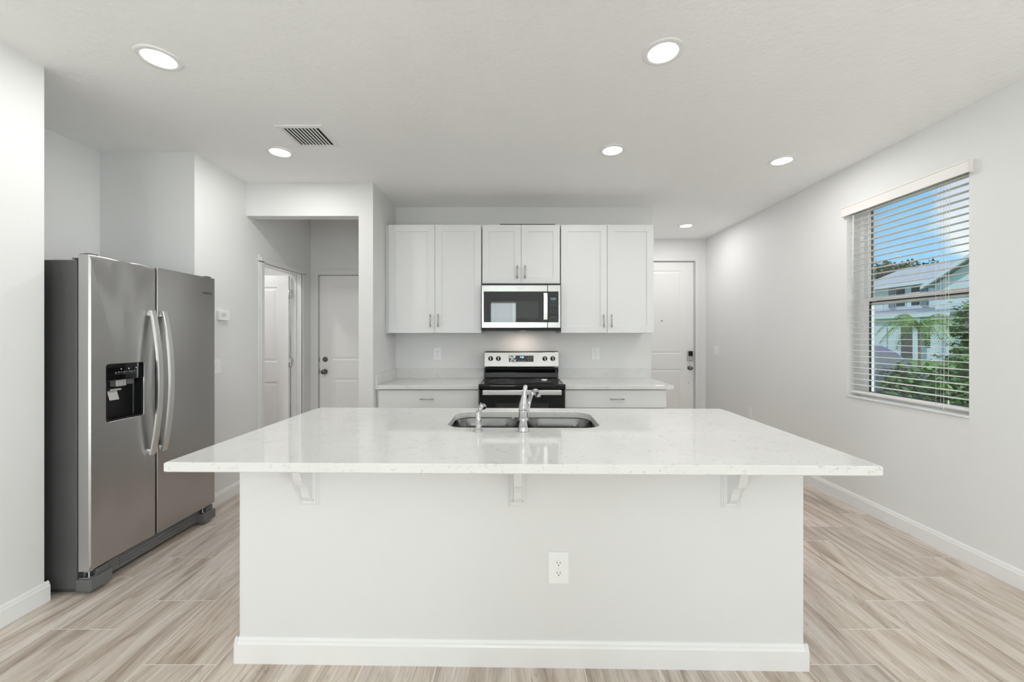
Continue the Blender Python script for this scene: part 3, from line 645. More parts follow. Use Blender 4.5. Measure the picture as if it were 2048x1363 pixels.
wall_cabinet(-1.218, -0.305, ZB, ZTP, 'white two-door wall cabinet left of the microwave', (-0.802, -0.727, 1.514), filler=-1.252)
wall_cabinet(-0.299, 0.468, 1.876, ZTP, 'short white two-door wall cabinet above the microwave', (0.046, 0.123, 1.988))
wall_cabinet(0.474, 1.388, ZB, ZTP, 'white two-door wall cabinet right of the microwave', (0.892, 0.969, 1.510))
b = MB(); b.box(-0.123, 0.420, YC + 0.012, YC + 0.100, ZTP - 0.001, ZTP + 0.009, 0.002)
tag(b.build('wood_strip', M['wood']), 'thin dark strip lying on top of the short cabinet', 'strip')

def base_cabinet(x0, x1, label, px, filler=None):
    yf = 3.662; O = ((x0 + x1) / 2, 3.95, 0)
    t = thing('base_cabinet', label, 'cabinet', O, group='white base cabinets either side of the range')
    b = MB(O); b.box(x0, x1, yf + 0.021, YW - 0.001, 0.10, 0.8775, 0.001); b.box(x0 + 0.002, x1 - 0.002, yf + 0.09, YW - 0.002, 0.0, 0.10)
    if filler: b.box(filler, x0, yf + 0.022, yf + 0.05, 0.10, 0.8775)
    b.build('cabinet_body', M['cab'], t)
    b = MB(O); b.box(x0 + 0.004, x1 - 0.003, yf, yf + 0.019, 0.706, 0.868, 0.0025); d = b.build('drawer_front', M['cab'], t)
    b = MB(O); pull(b, px, yf, 0.790, 0.130, False); b.build('bar_pull', M['nickel'], d)
    xm = (x0 + x1) / 2
    for (a, c, p) in ((x0 + 0.004, xm - 0.0015, xm - 0.035), (xm + 0.0015, x1 - 0.003, xm + 0.035)):
        b = MB(O); shaker(b, a, c, 0.105, 0.700, yf, 0.06); d = b.build('cabinet_door', M['cab'], t)
        b = MB(O); pull(b, p, yf, 0.60, 0.128); b.build('bar_pull', M['nickel'], d)
base_cabinet(-1.232, -0.307, 'white base cabinet left of the range with one wide drawer', -0.779, filler=-1.252)
base_cabinet(0.478, 1.412, 'white base cabinet right of the range with one wide drawer', 0.952)
b = MB(); b.box(-1.2525, -0.306, 3.640, YW - 0.0005, 0.8785, 0.914, 0.003); b.box(-1.2525, -0.306, YW - 0.020, YW - 0.0005, 0.914, 1.016, 0.002); b.box(-1.2525, -1.233, 3.640, YW - 0.020, 0.914, 1.016, 0.002)
tag(b.build('wall_countertop', M['quartz']), 'white quartz countertop left of the range with upstand', 'countertop')
b = MB(); b.box(0.476, 1.468, 3.640, YW - 0.0005, 0.8785, 0.914, 0.003); b.box(0.476, 1.468, YW - 0.020, YW - 0.0005, 0.914, 1.016, 0.002)
tag(b.build('wall_countertop', M['quartz']), 'white quartz countertop right of the range with an open end', 'countertop')

# ------------------------------------------------------------------ range
RX0, RX1 = -0.301, 0.470; RC = (RX0 + RX1) / 2; O = (RC, 3.9, 0)
rg = thing('range', 'black and stainless electric range between the base cabinets', 'range', O)
b = MB(O); b.box(RX0 + 0.004, RX1 - 0.004, 3.600, 4.275, 0.03, 0.905, 0.003)
for x in (RX0 + 0.05, RX1 - 0.05):
    for y in (3.66, 4.2): b.lathe([(0, 0), (0.02, 0), (0.02, 0.03), (0, 0.03)], (x, y, 0), 'z', 12)
b.build('range_body', M['blackm'], rg)
b = MB(O); b.prism([(3.556, 0.888), (3.543, 0.900), (3.541, 0.925), (3.548, 0.936), (3.60, 0.938), (4.12, 0.930), (4.12, 0.888)], 'x', RX0, RX1, 0.003); b.build('cooktop', M['black'], rg)
for x in (RX0 + 0.010, RX1 - 0.010):
    b = MB(O); b.box(x - 0.007, x + 0.007, 3.575, 4.10, 0.9365, 0.9400, 0.001); b.build('cooktop_trim', M['satin'], rg)
for (x, y, r) in ((RX0 + 0.2, 3.72, 0.11), (RX1 - 0.2, 3.72, 0.09), (RX0 + 0.2, 3.97, 0.075), (RX1 - 0.2, 3.97, 0.075)):
    b = MB(O); zc = 0.938 - (y - 3.60) * 0.008 / 0.52; b.lathe([(r - 0.0015, zc - 0.0004), (r - 0.0015, zc + 0.0003), (r, zc + 0.0003), (r, zc - 0.0004)], (x, y, 0), 'z', 40); b.build('burner_ring', M['printdim'], rg)
b = MB(O); b.box(RX0 + 0.006, RX1 - 0.006, 3.545, 3.598, 0.185, 0.884, 0.004); od = b.build('oven_door', M['black'], rg)
b = MB(O); b.box(RX0 + 0.152, RX1 - 0.150, 3.5435, 3.546, 0.36, 0.768, 0.0008); b.build('oven_window', M['window_black'], od)
b = MB(O); b.box(RX0 + 0.040, RX1 - 0.040, 3.5425, 3.546, 0.8825, 0.8870, 0.001); b.build('oven_vent_trim', M['satin'], rg)
b = MB(O); b.box(-0.262, 0.430, 3.488, 3.502, 0.848, 0.890, 0.005, 3)
for x in (-0.245, 0.413): b.box(x - 0.012, x + 0.012, 3.50, 3.547, 0.855, 0.880, 0.003)
b.build('handle', M['satin'], od)
b = MB(O); b.box(RX0 + 0.006, RX1 - 0.006, 3.552, 3.598, 0.035, 0.178, 0.004); b.build('storage_drawer', M['steel'], rg)
KX0, KX1 = -0.289, 0.474
b = MB(O); b.prism([(4.10, 0.930), (4.135, 0.936), (4.142, 0.985), (4.128, 1.020), (4.128, 1.040), (4.27, 1.040), (4.27, 0.90), (4.10, 0.90)], 'x', KX0, KX1, 0.002); b.build('backguard', M['black'], rg)
b = MB(O); b.prism([(4.108, 1.036), (4.098, 1.052), (4.125, 1.196), (4.140, 1.206), (4.265, 1.206), (4.265, 1.036)], 'x', KX0, KX1, 0.003); kp = b.build('control_panel', M['steel'], rg)
tilt = -math.atan2(0.027, 0.144)
def onpanel(z): return 4.098 + (z - 1.052) * 0.027 / 0.144
for x in (-0.224, -0.145, 0.333, 0.414):
    z = 1.132; y = onpanel(z)
    b = MB(O); b.lathe([(0.0255, 0.0), (0.0255, -0.003), (0.022, -0.006), (0.020, -0.022), (0.017, -0.025), (0, -0.025)], (x, y, z), 'y', 28); kb = b.build('knob', M['blackm'], rg)
    b = MB(O); b.box(x - 0.003, x + 0.003, y - 0.0285, y - 0.020, z - 0.017, z + 0.019, 0.001); b.build('pointer', M['satin'], kb)
b = MB(O); z = 1.131; b.box(-0.037, 0.216, onpanel(z) - 0.003, onpanel(z) + 0.004, 1.099, 1.163, 0.001, rot=('X', tilt)); dp = b.build('display_panel', M['black'], rg)
text('clock_digits', '9:28', 0.022, Vector((0.096, onpanel(1.148) - 0.0036, 1.146)) - Vector(O), (PI / 2 + tilt, 0, 0), M['lcd'], dp)
for i in range(3):
    for j in range(2): x = 0.165 + j * 0.025; z = 1.112 + i * 0.018; y = onpanel(z) - 0.0036; b = MB(O); b.box(x - 0.004, x + 0.004, y - 0.0003, y + 0.0003, z - 0.002, z + 0.002); b.build('touch_key', M['print'], dp)
for i in range(5): x = 0.06 + i * 0.016; y = onpanel(1.108) - 0.0036; b = MB(O); b.box(x, x + 0.009, y - 0.0003, y + 0.0003, 1.1065, 1.1095); b.build('touch_key', M['print'], dp)
# crumpled film hanging on the display
vs, fs = [], []; nx, nz_ = 9, 10
for i in range(nx):
    for j in range(nz_):
        z = 1.098 + j * 0.0072; x = -0.018 + i * 0.0062 + random.uniform(-0.004, 0.004) - 0.002 * j * (i < 4)
        vs.append((x, onpanel(z) - 0.005 - random.uniform(0, 0.008), z + random.uniform(-0.004, 0.004)))
for i in range(nx - 1):
    for j in range(nz_ - 1):
        if random.random() < 0.72: fs.append((i * nz_ + j, (i + 1) * nz_ + j, (i + 1) * nz_ + j + 1, i * nz_ + j + 1))
b = MB(O); b.quadmesh(vs, fs); b.build('protective_film', M['film'], dp)

# ------------------------------------------------------------------ microwave
MX0, MX1, MY = -0.298, 0.463, 3.850; MZ0, MZ1 = 1.416, 1.8545; O = ((MX0 + MX1) / 2, 4.05, MZ0)
mw = thing('microwave', 'stainless over-the-range microwave below the short cabinet', 'microwave', O)
b = MB(O); b.box(MX0 + 0.004, MX1 - 0.004, MY + 0.035, YW - 0.002, MZ0 + 0.004, MZ1 + 0.018, 0.002); b.box(MX0, MX1, MY + 0.012, 4.10, MZ0, 1.440, 0.004); b.build('microwave_body', M['blackm'], mw)
PXS = 0.338     # door / control panel split
b = MB(O); b.box(MX0, PXS - 0.001, MY, MY + 0.034, 1.441, MZ1, 0.004); md = b.build('microwave_door', M['steel'], mw)
b = MB(O); b.box(PXS + 0.001, MX1, MY, MY + 0.034, 1.441, MZ1, 0.004); mc = b.build('control_panel', M['steel'], mw)
b = MB(O); b.box(MX0 + 0.021, PXS - 0.0015, MY - 0.0025, MY + 0.004, 1.496, 1.793, 0.002); b.build('door_glass', M['black'], md)
b = MB(O); b.box(MX0 + 0.090, PXS - 0.090, MY - 0.0032, MY - 0.002, 1.535, 1.700, 0.0003); b.build('door_window', M['window_black'], md)
b = MB(O); b.prism([(MY - 0.004, 1.515), (MY - 0.030, 1.520), (MY - 0.040, 1.60), (MY - 0.040, 1.69), (MY - 0.030, 1.775), (MY - 0.004, 1.780), (MY - 0.004, 1.768), (MY - 0.020, 1.765), (MY - 0.028, 1.69), (MY - 0.028, 1.60), (MY - 0.020, 1.53), (MY - 0.004, 1.527)], 'x', 0.297, 0.334, 0.001); b.build('handle', M['satin'], md)
b = MB(O); b.box(PXS + 0.0015, MX1 - 0.020, MY - 0.0025, MY + 0.004, 1.496, 1.793, 0.002); cp_ = b.build('keypad_glass', M['black'], mc)
b = MB(O); b.box(0.365, 0.420, MY - 0.0032, MY - 0.002, 1.708, 1.734); b.build('display', M['mwlcd'], mc)
for i, zz in enumerate((1.688, 1.670, 1.652, 1.628, 1.614, 1.600, 1.586, 1.545, 1.528)):
    for j in range(3):
        if i == 8 and j == 1: continue
        x = 0.3685 + j * 0.0235; ww = 0.0052 if i in (0, 1, 2, 7) else 0.0018; hh = 0.0022 if i not in (7,) else 0.004; b = MB(O); b.box(x - ww, x + ww, MY - 0.0030, MY - 0.002, zz - hh, zz + hh); b.build('touch_key', M['printdim'], mc)
text('brand_lettering', 'Whirlpool', 0.017, Vector((0.075, MY - 0.0004, 1.826)) - Vector(O), (PI / 2, 0, 0), M['print'], md)
b = MB(O); b.box(0.085, 0.125, 4.02, 4.08, MZ0 - 0.0015, MZ0 + 0.002); b.build('cooktop_lamp', emis('warm_lamp_lens', (1, 0.85, 0.7), 1.0), mw)
light('cooktop_lamp_light', 'AREA', Vector((0.105, 4.05, MZ0 - 0.004)) - Vector(O), (0, 0, 0), 1.1, (1, 0.85, 0.75), mw, shape='RECTANGLE', size=0.035, size_y=0.04)

# ------------------------------------------------------------------ island
TH = -0.0166; IC = (0.0285, 1.949, 0)
isl = thing('kitchen_island', 'white painted island base standing before the range', 'kitchen island', IC, TH)
IW = 1.169; YF = -0.289; YB = 0.52
b = MB(); b.box(-IW, IW, YF, YF + 0.12, 0, 0.8785); b.box(-IW, -IW + 0.02, YF + 0.12, YB - 0.02, 0, 0.8785); b.box(IW - 0.02, IW, YF + 0.12, YB - 0.02, 0, 0.8785); b.build('island_wall', M['trim'], isl)
b = MB()
def bbp(s, x): return [(x, 0), (x + s * 0.015, 0), (x + s * 0.015, 0.080), (x + s * 0.011, 0.088), (x + s * 0.010, 0.095), (x + s * 0.004, 0.104), (x, 0.104)]
b.prism(bbp(-1, YF), 'x', -IW - 0.015, IW + 0.015); b.prism(bbp(-1, -IW), 'y', YF - 0.0149, YB - 0.02); b.prism(bbp(1, IW), 'y', YF - 0.0149, YB - 0.02); b.build('island_baseboard', M['base'], isl)
b = MB(); b.box(-IW + 0.02, IW - 0.02, YB - 0.04, YB - 0.02, 0.10, 0.87); b.box(-IW + 0.02, IW - 0.02, YB - 0.09, YB - 0.07, 0, 0.10)
for k in range(4):
    x0 = -IW + 0.025 + k * (2 * IW - 0.05) / 4
    xa, xb = x0 + 0.002, x0 + (2 * IW - 0.05) / 4 - 0.002
    b.box(xa, xb, YB - 0.02, YB - 0.002, 0.105, 0.870, 0.002)
b.build('cabinet_fronts', M['cab'], isl)
for xc in (-0.8715, -0.0015, 0.8715):
    zt = 0.8780
    b = MB(); b.box(xc - 0.038, xc + 0.038, YF - 0.006, YF, 0.658, zt, 0.002); b.box(xc - 0.031, xc + 0.031, YF - 0.013, YF - 0.006, 0.665, zt, 0.003)
    c = b.build('corbel', M['trim'], isl)
    prof = [(0.012, 0.678), (0.022, 0.684), (0.036, 0.702), (0.044, 0.730), (0.056, 0.752), (0.064, 0.760), (0.076, 0.762), (0.088, 0.772), (0.100, 0.796), (0.108, 0.826), (0.112, 0.858), (0.122, 0.866), (0.122, zt), (0.012, zt)]
    b = MB(); b.prism([(YF - d, z) for d, z in prof], 'x', xc - 0.0165, xc + 0.0165, 0.002); b.build('scroll_bracket', M['trim'], c)
    for s in (-1, 1): b = MB(); b.lathe([(0, -0.006), (0.004, -0.005), (0.006, -0.001), (0.006, 0)], (xc + s * 0.023, YF - 0.0125, 0.681), 'y', 12); b.build('screw_cap', M['trim'], c)
# sink opening in the local frame of the island
def loc_isl(x, y): p = Matrix.Rotation(-TH, 3, 'Z') @ Vector((x - IC[0], y - IC[1], 0)); return p.x, p.y
SC = loc_isl(0.057, 2.171); SH = (SC[0] - 0.387, SC[0] + 0.387, SC[1] - 0.209, SC[1] + 0.209)
ct = MB(); ct.holed((-1.2585, 1.2585, -0.549, 0.549), SH, 0.8790, 0.914, 'xy', r=0.095, bev=0.0035, hbev=0.003)
cto = ct.build('island_countertop', M['quartz']); cto.location = IC; cto.rotation_euler = (0, 0, TH)
tag(cto, 'large white quartz countertop on the kitchen island with a sink cut-out', 'countertop')
# sink
sk = thing('kitchen_sink', 'double-bowl stainless steel undermount sink in the island countertop', 'sink', (IC[0], IC[1], 0), TH)
def rrect(cx, cy, hx, hy, r, z, n=8):
    out = []
    for (sx, sy, a0) in ((1, 1, 0), (-1, 1, PI / 2), (-1, -1, PI), (1, -1, 1.5 * PI)):
        for k in range(n + 1):
            a = a0 + k / n * PI / 2; out.append((cx + sx * (hx - r) + r * math.cos(a), cy + sy * (hy - r) + r * math.sin(a), z))
    return out
def bowl(x0, x1):
    cx, hx = (x0 + x1) / 2, (x1 - x0) / 2; cy, hy = SC[1], 0.215; t = bmesh.new(); rings = []
    for (ins, r, z) in ((-0.004, 0.094, 0.8775), (0.0, 0.09, 0.872), (0.006, 0.088, 0.80), (0.012, 0.084, 0.72), (0.028, 0.07, 0.690), (0.07, 0.05, 0.680), (hx - 0.05, 0.02, 0.677)):
        hh = max(0.03, hy - ins)
        rings.append([t.verts.new(p) for p in rrect(cx, cy, hx - ins, hh, min(r, hx - ins - 0.001, hh - 0.001), z)])
    for a, b2 in zip(rings, rings[1:]):
        for i in range(len(a)):
            j = (i + 1) % len(a); f = t.faces.new((a[i], a[j], b2[j], b2[i])); f.smooth = True
    t.faces.new(rings[-1]); bmesh.ops.recalc_face_normals(t, faces=t.faces[:]); return t, (cx, cy)
for (xa, xb) in ((SH[0] - 0.005, SC[0] - 0.014), (SC[0] + 0.014, SH[1] + 0.005)):
    t, cc_ = bowl(xa, xb); b = MB(); b._add(t); bo = b.build('sink_bowl', M['sink'], sk)
    b = MB(); b.lathe([(0, 0.0), (0.02, 0.0), (0.024, 0.006), (0.040, 0.007), (0.042, 0.003)], (cc_[0], cc_[1], 0.676), 'z', 24); b.build('drain', M['chrome'], bo)
b = MB(); b.box(SC[0] - 0.014, SC[0] + 0.014, SC[1] - 0.215, SC[1] + 0.215, 0.866, 0.872, 0.002); b.build('bowl_divider', M['sink'], sk)
# faucet
O = (0.051, 1.891, 0.914)
fc = thing('kitchen_faucet', 'chrome single-lever faucet standing before the sink', 'faucet', O)
b = MB(); b.lathe([(0, 0.0002), (0.0265, 0.0002), (0.0270, 0.003), (0.0245, 0.009), (0.0215, 0.016), (0.0208, 0.0205), (0.0200, 0.021), (0.0206, 0.022), (0.0200, 0.050), (0.0203, 0.0615), (0.0193, 0.062), (0.0205, 0.063), (0.0208, 0.085), (0.0222, 0.094), (0.0222, 0.099), (0.0210, 0.1005), (0, 0.1008)], n=40); b.build('faucet_body', M['chrome'], fc)
b = MB(); b.tube([(0, 0, 0.1012), (0.0, 0.000, 0.112), (0.0015, -0.002, 0.135), (0.004, -0.004, 0.162), (0.0070, -0.004, 0.190), (0.0095, -0.003, 0.208), (0.0105, -0.002, 0.2155), (0.0108, -0.0018, 0.219)], [0.0222, 0.0224, 0.0190, 0.0135, 0.0110, 0.0108, 0.0080, 0.002], 24, steps=5); b.build('lever_handle', M['chrome'], fc)
b = MB(); b.tube([(0.010, 0.010, 0.040), (0.016, 0.024, 0.070), (0.022, 0.040, 0.102), (0.036, 0.090, 0.142), (0.052, 0.135, 0.163), (0.067, 0.172, 0.167), (0.078, 0.195, 0.157), (0.082, 0.202, 0.140)], [0.0120, 0.0115, 0.0110, 0.0105, 0.0105, 0.0110, 0.0120, 0.0122], 20, steps=5)
sp_ = b.build('spout', M['chrome'], fc)
b = MB(); b.lathe([(0, 0), (0.0095, 0), (0.0130, 0.002), (0.0130, 0.014), (0.012, 0.016)], (0.0825, 0.203, 0.127), 'z', 20); b.build('aerator', M['chrome'], sp_)
O = (-0.161, 1.891, 0.914)
sy = thing('side_sprayer', 'small chrome side sprayer left of the kitchen faucet', 'sprayer', O)
b = MB(); b.lathe([(0, 0.0002), (0.0268, 0.0002), (0.0262, 0.003), (0.0190, 0.011), (0.0150, 0.018), (0.0135, 0.021), (0.0128, 0.022), (0.0128, 0.030), (0, 0.0301)], n=32); b.build('sprayer_holder', M['chrome'], sy)
b = MB(); b.tube([(0, 0, 0.0300), (0, 0, 0.050), (-0.001, 0.001, 0.066), (-0.002, 0.008, 0.085), (0.004, 0.026, 0.100), (0.012, 0.050, 0.108), (0.018, 0.074, 0.104), (0.020, 0.084, 0.098), (0.0202, 0.0845, 0.0975)], [0.0118, 0.0126, 0.0118, 0.0125, 0.0128, 0.0125, 0.0135, 0.0130, 0.006], 20, steps=5); sh = b.build('sprayer_head', M['chrome'], sy)
b = MB(); b.box(0.004, 0.010, 0.022, 0.060, 0.1165, 0.1215, 0.002, rot=('X', 0.25)); b.build('trigger', M['chrome'], sh)

# ------------------------------------------------------------------ outlets, switches, thermostat
def outlet(label, loc, rz, w_=0.087, h_=0.131):
    t = thing('wall_outlet', label, 'outlet', loc, rz, group='white duplex outlets')
    b = MB(); b.box(-w_ / 2, w_ / 2, -0.006, 0, -h_ / 2, h_ / 2, 0.003); b.build('cover_plate', M['plastic'], t)
    for s in (-1, 1):
        zc = s * 0.0205
        b = MB(); pts = []
        for k in range(24):
            a = 2 * PI * k / 24; pts.append((0.0175 * math.cos(a), zc + max(-0.0135, min(0.0135, 0.0175 * math.sin(a)))))
        b.prism(pts, 'y', -0.0085, -0.0058); r = b.build('receptacle', M['plastic'], t)
        b = MB()
        for sx in (-1, 1): b.box(sx * 0.0065 - 0.0011, sx * 0.0065 + 0.0011, -0.0089, -0.0084, zc - 0.0005, zc + 0.0075)
        b.lathe([(0.0024, 0), (0.0024, -0.0004), (0, -0.0004)], (0, -0.0085, zc - 0.0065), 'y', 10); b.build('slots', M['dark'], r)
    b = MB(); b.lathe([(0.003, 0), (0.003, -0.001), (0, -0.0012)], (0, -0.006, 0), 'y', 10); b.build('plate_screw', M['plastic'], t)
    return t
wf = lambda x, y: (Matrix.Rotation(TH, 3, 'Z') @ Vector((x, y, 0))) + Vector(IC)
p = wf(0.195 - 0.0285, YF - 0.0002); outlet('white outlet low on the front of the kitchen island', (p.x, p.y, 0.405), TH)
outlet('white outlet on the kitchen wall left of the range', ((875 - VX) / F * YW, YW, 1.174), 0)
outlet('white outlet on the kitchen wall right of the range', ((1190.5 - VX) / F * YW, YW, 1.174), 0)
outlet('white outlet low on the right wall toward the front door', (XR, 4.62, 0.478), -PI / 2, 0.075, 0.12)
def switch(label, loc, rz, gangs=2):
    w_ = 0.07 + 0.046 * (gangs - 1)
    t = thing('light_switch', label, 'light switch', loc, rz)
    b = MB(); b.box(-w_ / 2, w_ / 2, -0.006, 0, -0.0575, 0.0575, 0.003); b.build('cover_plate', M['plastic'], t)
    for g in range(gangs):
        x = (g - (gangs - 1) / 2) * 0.046
        b = MB(); b.box(x - 0.0165, x + 0.0165, -0.0085, -0.004, -0.033, 0.033, 0.002, rot=('X', 0.05)); b.build('rocker', M['plastic'], t)
    return t
switch('white double light switch on the right wall near the front door', (XR, 5.37, 1.174), -PI / 2, 2)
switch('white light switch on the left wall beside the refrigerator', (XL, 3.235, 1.12), PI / 2, 1)
t = thing('thermostat', 'small white thermostat on the left wall above the light switch', 'thermostat', (XL, 3.29, 1.532), PI / 2)
b = MB(); b.box(-0.062, 0.062, -0.024, 0, -0.040, 0.040, 0.005); b.build('thermostat_case', M['plastic'], t)
b = MB(); b.box(-0.035, 0.015, -0.0250, -0.0235, -0.010, 0.022, 0.0005); b.build('thermostat_screen', M['mwlcd'], t)
for c in kids(t):
    if c.name.startswith('thermostat_screen'): c.data.materials[0] = mat('pale_lcd', (0.62, 0.66, 0.63), 0.3, var=0.02)

# ------------------------------------------------------------------ ceiling fixtures
def downlight(x, y, label, energy=30):
    t = thing('recessed_light', label, 'recessed light', (x, y, CEIL), group='round recessed ceiling lights')
    b = MB(); b.lathe([(0.0965, 0.0), (0.0965, -0.003), (0.092, -0.006), (0.072, -0.0065), (0.0695, -0.004), (0.0690, 0.0)], n=48); b.build('trim_ring', M['plastic'], t)
    b = MB(); b.lathe([(0.0690, -0.003), (0.050, -0.005), (0, -0.006)], n=48); b.build('lamp_lens', M['lens'], t)
    light('recessed_lamp', 'AREA', (0, 0, -0.012), (0, 0, 0), energy, (1, 0.99, 0.98), t, shape='DISK', size=0.13)
    return t
E0 = LG['front']
downlight(-1.756, 1.987, 'round recessed ceiling light nearest above the refrigerator', E0)
downlight(0.732, 1.945, 'round recessed ceiling light above the right half of the island', E0)
downlight(-1.745, 3.002, 'round recessed ceiling light beside the ceiling vent', E0)
downlight(0.7425, 2.970, 'round recessed ceiling light in front of the right wall cabinet', E0 * 0.75)
downlight(2.120, 3.148, 'round recessed ceiling light nearest the window', E0)
downlight(2.169, 5.00, 'round recessed ceiling light before the front door', E0)
for i, (x, y) in enumerate([(-1.75, -0.6), (0.73, -0.6), (2.1, 0.4), (-1.75, -2.8), (0.73, -2.8)]):
    downlight(x, y, ['round recessed light behind the camera on the left', 'round recessed light behind the camera at the middle', 'round recessed light behind the camera on the right', 'round recessed light by the rear wall, left', 'round recessed light by the rear wall, right'][i], LG['rear'])
downlight(-3.05, 3.95, 'round recessed light inside the small side room', 9.0)
vx0, vx1, vy0, vy1 = -1.560, -1.253, 2.615, 2.910; O = ((vx0 + vx1) / 2, (vy0 + vy1) / 2, CEIL)
vt = thing('ceiling_vent', 'square white ceiling air vent with parallel louvres', 'vent', O)
b = MB(O); fw = 0.030
b.box(vx0, vx1, vy0, vy0 + fw, CEIL - 0.008, CEIL, 0.002); b.box(vx0, vx1, vy1 - fw, vy1, CEIL - 0.008, CEIL, 0.002); b.box(vx0, vx0 + fw, vy0 + fw, vy1 - fw, CEIL - 0.008, CEIL, 0.002); b.box(vx1 - fw, vx1, vy0 + fw, vy1 - fw, CEIL - 0.008, CEIL, 0.002)
b.build('vent_frame', M['plastic'], vt)
b = MB(O); b.box(vx0 + fw, vx1 - fw, vy0 + fw, vy1 - fw, CEIL - 0.0012, CEIL - 0.0002); b.build('duct_opening', M['dark'], vt)
b = MB(O)
n = 10
for k in range(n):
    x = vx0 + fw + 0.012 + k * (vx1 - vx0 - 2 * fw - 0.012) / n
    b.box(x - 0.0068, x + 0.0068, vy0 + fw, vy1 - fw, CEIL - 0.0085, CEIL - 0.0070, 0.0003, rot=('Y', math.radians(12)))
b.build('louvres', M['plastic'], vt)

# ------------------------------------------------------------------ outdoors
G = -0.30
b = MB(); b.box(XO, 90, -30, 90, G - 0.1, G); struct(b.build('ground', M['grass']), 'lawn outside the window')
b = MB(); b.box(4.2, 10.5, 4.9, 26, G, G + 0.02); struct(b.build('driveway', M['asphalt']), 'pale driveway outside the window')
# neighbouring house: long face at x=HX
HX = 31.7; O = (HX + 4.5, 27, G)
hs = thing('neighbour_house', 'white two-storey house with grey shingle roof beyond the window', 'house', O)
b = MB(O); b.box(HX, HX + 9, 16, 36.5, G, 5.50); b.prism([(24.2 - 4.2, G), (24.2 + 4.2, G), (24.2 + 4.2, 5.05), (24.2, 7.33), (24.2 - 4.2, 5.05)], 'x', 30.0, HX + 4); 
b.box(28.4, HX, 26.0, 34.6, G, 2.75)
b.build('house_walls', M['siding'], hs)
b = MB(O); b.prism([(HX - 0.5, 5.42), (HX - 0.5, 5.58), (HX + 4.3, 7.55), (HX + 9.5, 5.58), (HX + 9.5, 5.42)], 'y', 15.4, 37.1)
b.prism([(24.2 - 4.7, 4.85), (24.2, 7.42), (24.2 + 4.7, 4.85), (24.2 + 4.7, 5.05), (24.2, 7.62), (24.2 - 4.7, 5.05)], 'x', 29.6, HX + 4.2)
b.prism([(28.0, 2.78), (28.0, 2.92), (HX + 0.02, 3.55), (HX + 0.02, 2.78)], 'y', 25.6, 35.0)
b.build('roof', M['shingle'], hs)
b = MB(O); b.box(HX - 0.60, HX - 0.5, 28.7, 37.1, 5.36, 5.60)
for s in (-1, 1): b.prism([(24.2, 7.62), (24.2 + s * 4.75, 5.02), (24.2 + s * 4.75, 4.75), (24.2, 7.34)], 'x', 29.5, 29.62)
b.box(27.9, 28.0, 25.6, 35.0, 2.68, 2.92); b.box(HX - 0.03, HX, 34.2, 35.2, G, 5.4); 
for y in (26.4, 27.6): b.box(28.1, 28.5, y, y + 0.5, G, 2.8)
b.build('white_trim', M['exttrim'], hs)
for (ya, yb) in ((32.26, 32.98), (31.08, 31.72)):
    b = MB(O); b.box(HX - 0.06, HX, ya - 0.06, yb + 0.06, 3.74, 5.35); wf_ = b.build('house_window', M['exttrim'], hs)
    b = MB(O); b.box(HX - 0.08, HX - 0.06, ya, yb, 3.80, 5.29); b.build('window_pane', M['hglass'], wf_)
for (ya, yb) in ((33.10, 33.62), (30.50, 31.0)):
    b = MB(O); b.box(HX - 0.10, HX - 0.02, ya, yb, 3.66, 5.30); b.build('shutter', M['shutter'], hs)
b = MB(O); b.box(28.34, 28.4, 30.3, 33.6, G, 2.15)
for k in range(5): b.box(28.32, 28.34, 30.3, 33.6, G + 0.03 + k * 0.49, G + 0.47 + k * 0.49)
b.build('garage_door', M['exttrim'], hs)
b = MB(O); b.box(28.35, 28.42, 28.2, 29.2, G, 2.1); b.build('entry_door', M['recess'], hs)
b = MB(O); b.box(28.36, 28.42, 26.9, 27.5, 0.6, 2.2); b.box(29.95, 30.02, 22.2, 25.8, 0.6, 2.3); b.build('ground_floor_windows', M['hglass'], hs)

def leaves(b, c, rad, n, size, shell=0.55, flat=0.6):
    vs, fs = [], []
    for i in range(n):
        while True:
            v = Vector((random.uniform(-1, 1), random.uniform(-1, 1), random.uniform(-1, 1)))
            if shell < v.length <= 1: break
        wob = 0.85 + 0.25 * math.sin(v.x * 7 + c[0]) * math.cos(v.y * 6 + v.z * 5)
        p = Vector((c[0] + v.x * rad[0] * wob, c[1] + v.y * rad[1] * wob, c[2] + v.z * rad[2] * wob))
        a = random.uniform(0, 2 * PI); tl = random.uniform(-0.7, 0.9); s = size * random.uniform(0.6, 1.3)
        d = Vector((math.cos(a) * math.cos(tl), math.sin(a) * math.cos(tl), math.sin(tl))); q = Vector((-math.sin(a), math.cos(a), random.uniform(-0.5, 0.5))).normalized() * s * flat * 0.5
        k = len(vs); vs += [p, p + d * s * 0.5 + q, p + d * s, p + d * s * 0.5 - q]; fs.append((k, k + 1, k + 2, k + 3))
    b.quadmesh(vs, fs)
def shrub(name, label, cat, base, blobs, leafm, n, size, group=None, trunk=0.03):
    t = thing(name, label, cat, base, group=group)
    b = MB(base)
    for c, r in blobs: leaves(b, c, r, n, size)
    b.build('foliage', leafm, t)
    b = MB(base)
    for c, r in blobs: b.tube([base, ((base[0] + c[0]) / 2 + 0.02, (base[1] + c[1]) / 2, (base[2] + c[2]) / 2), c], [trunk, trunk * 0.8, trunk * 0.4], 8)
    b.build('stem' if trunk < 0.1 else 'trunk', M['bark'], t)
    return t
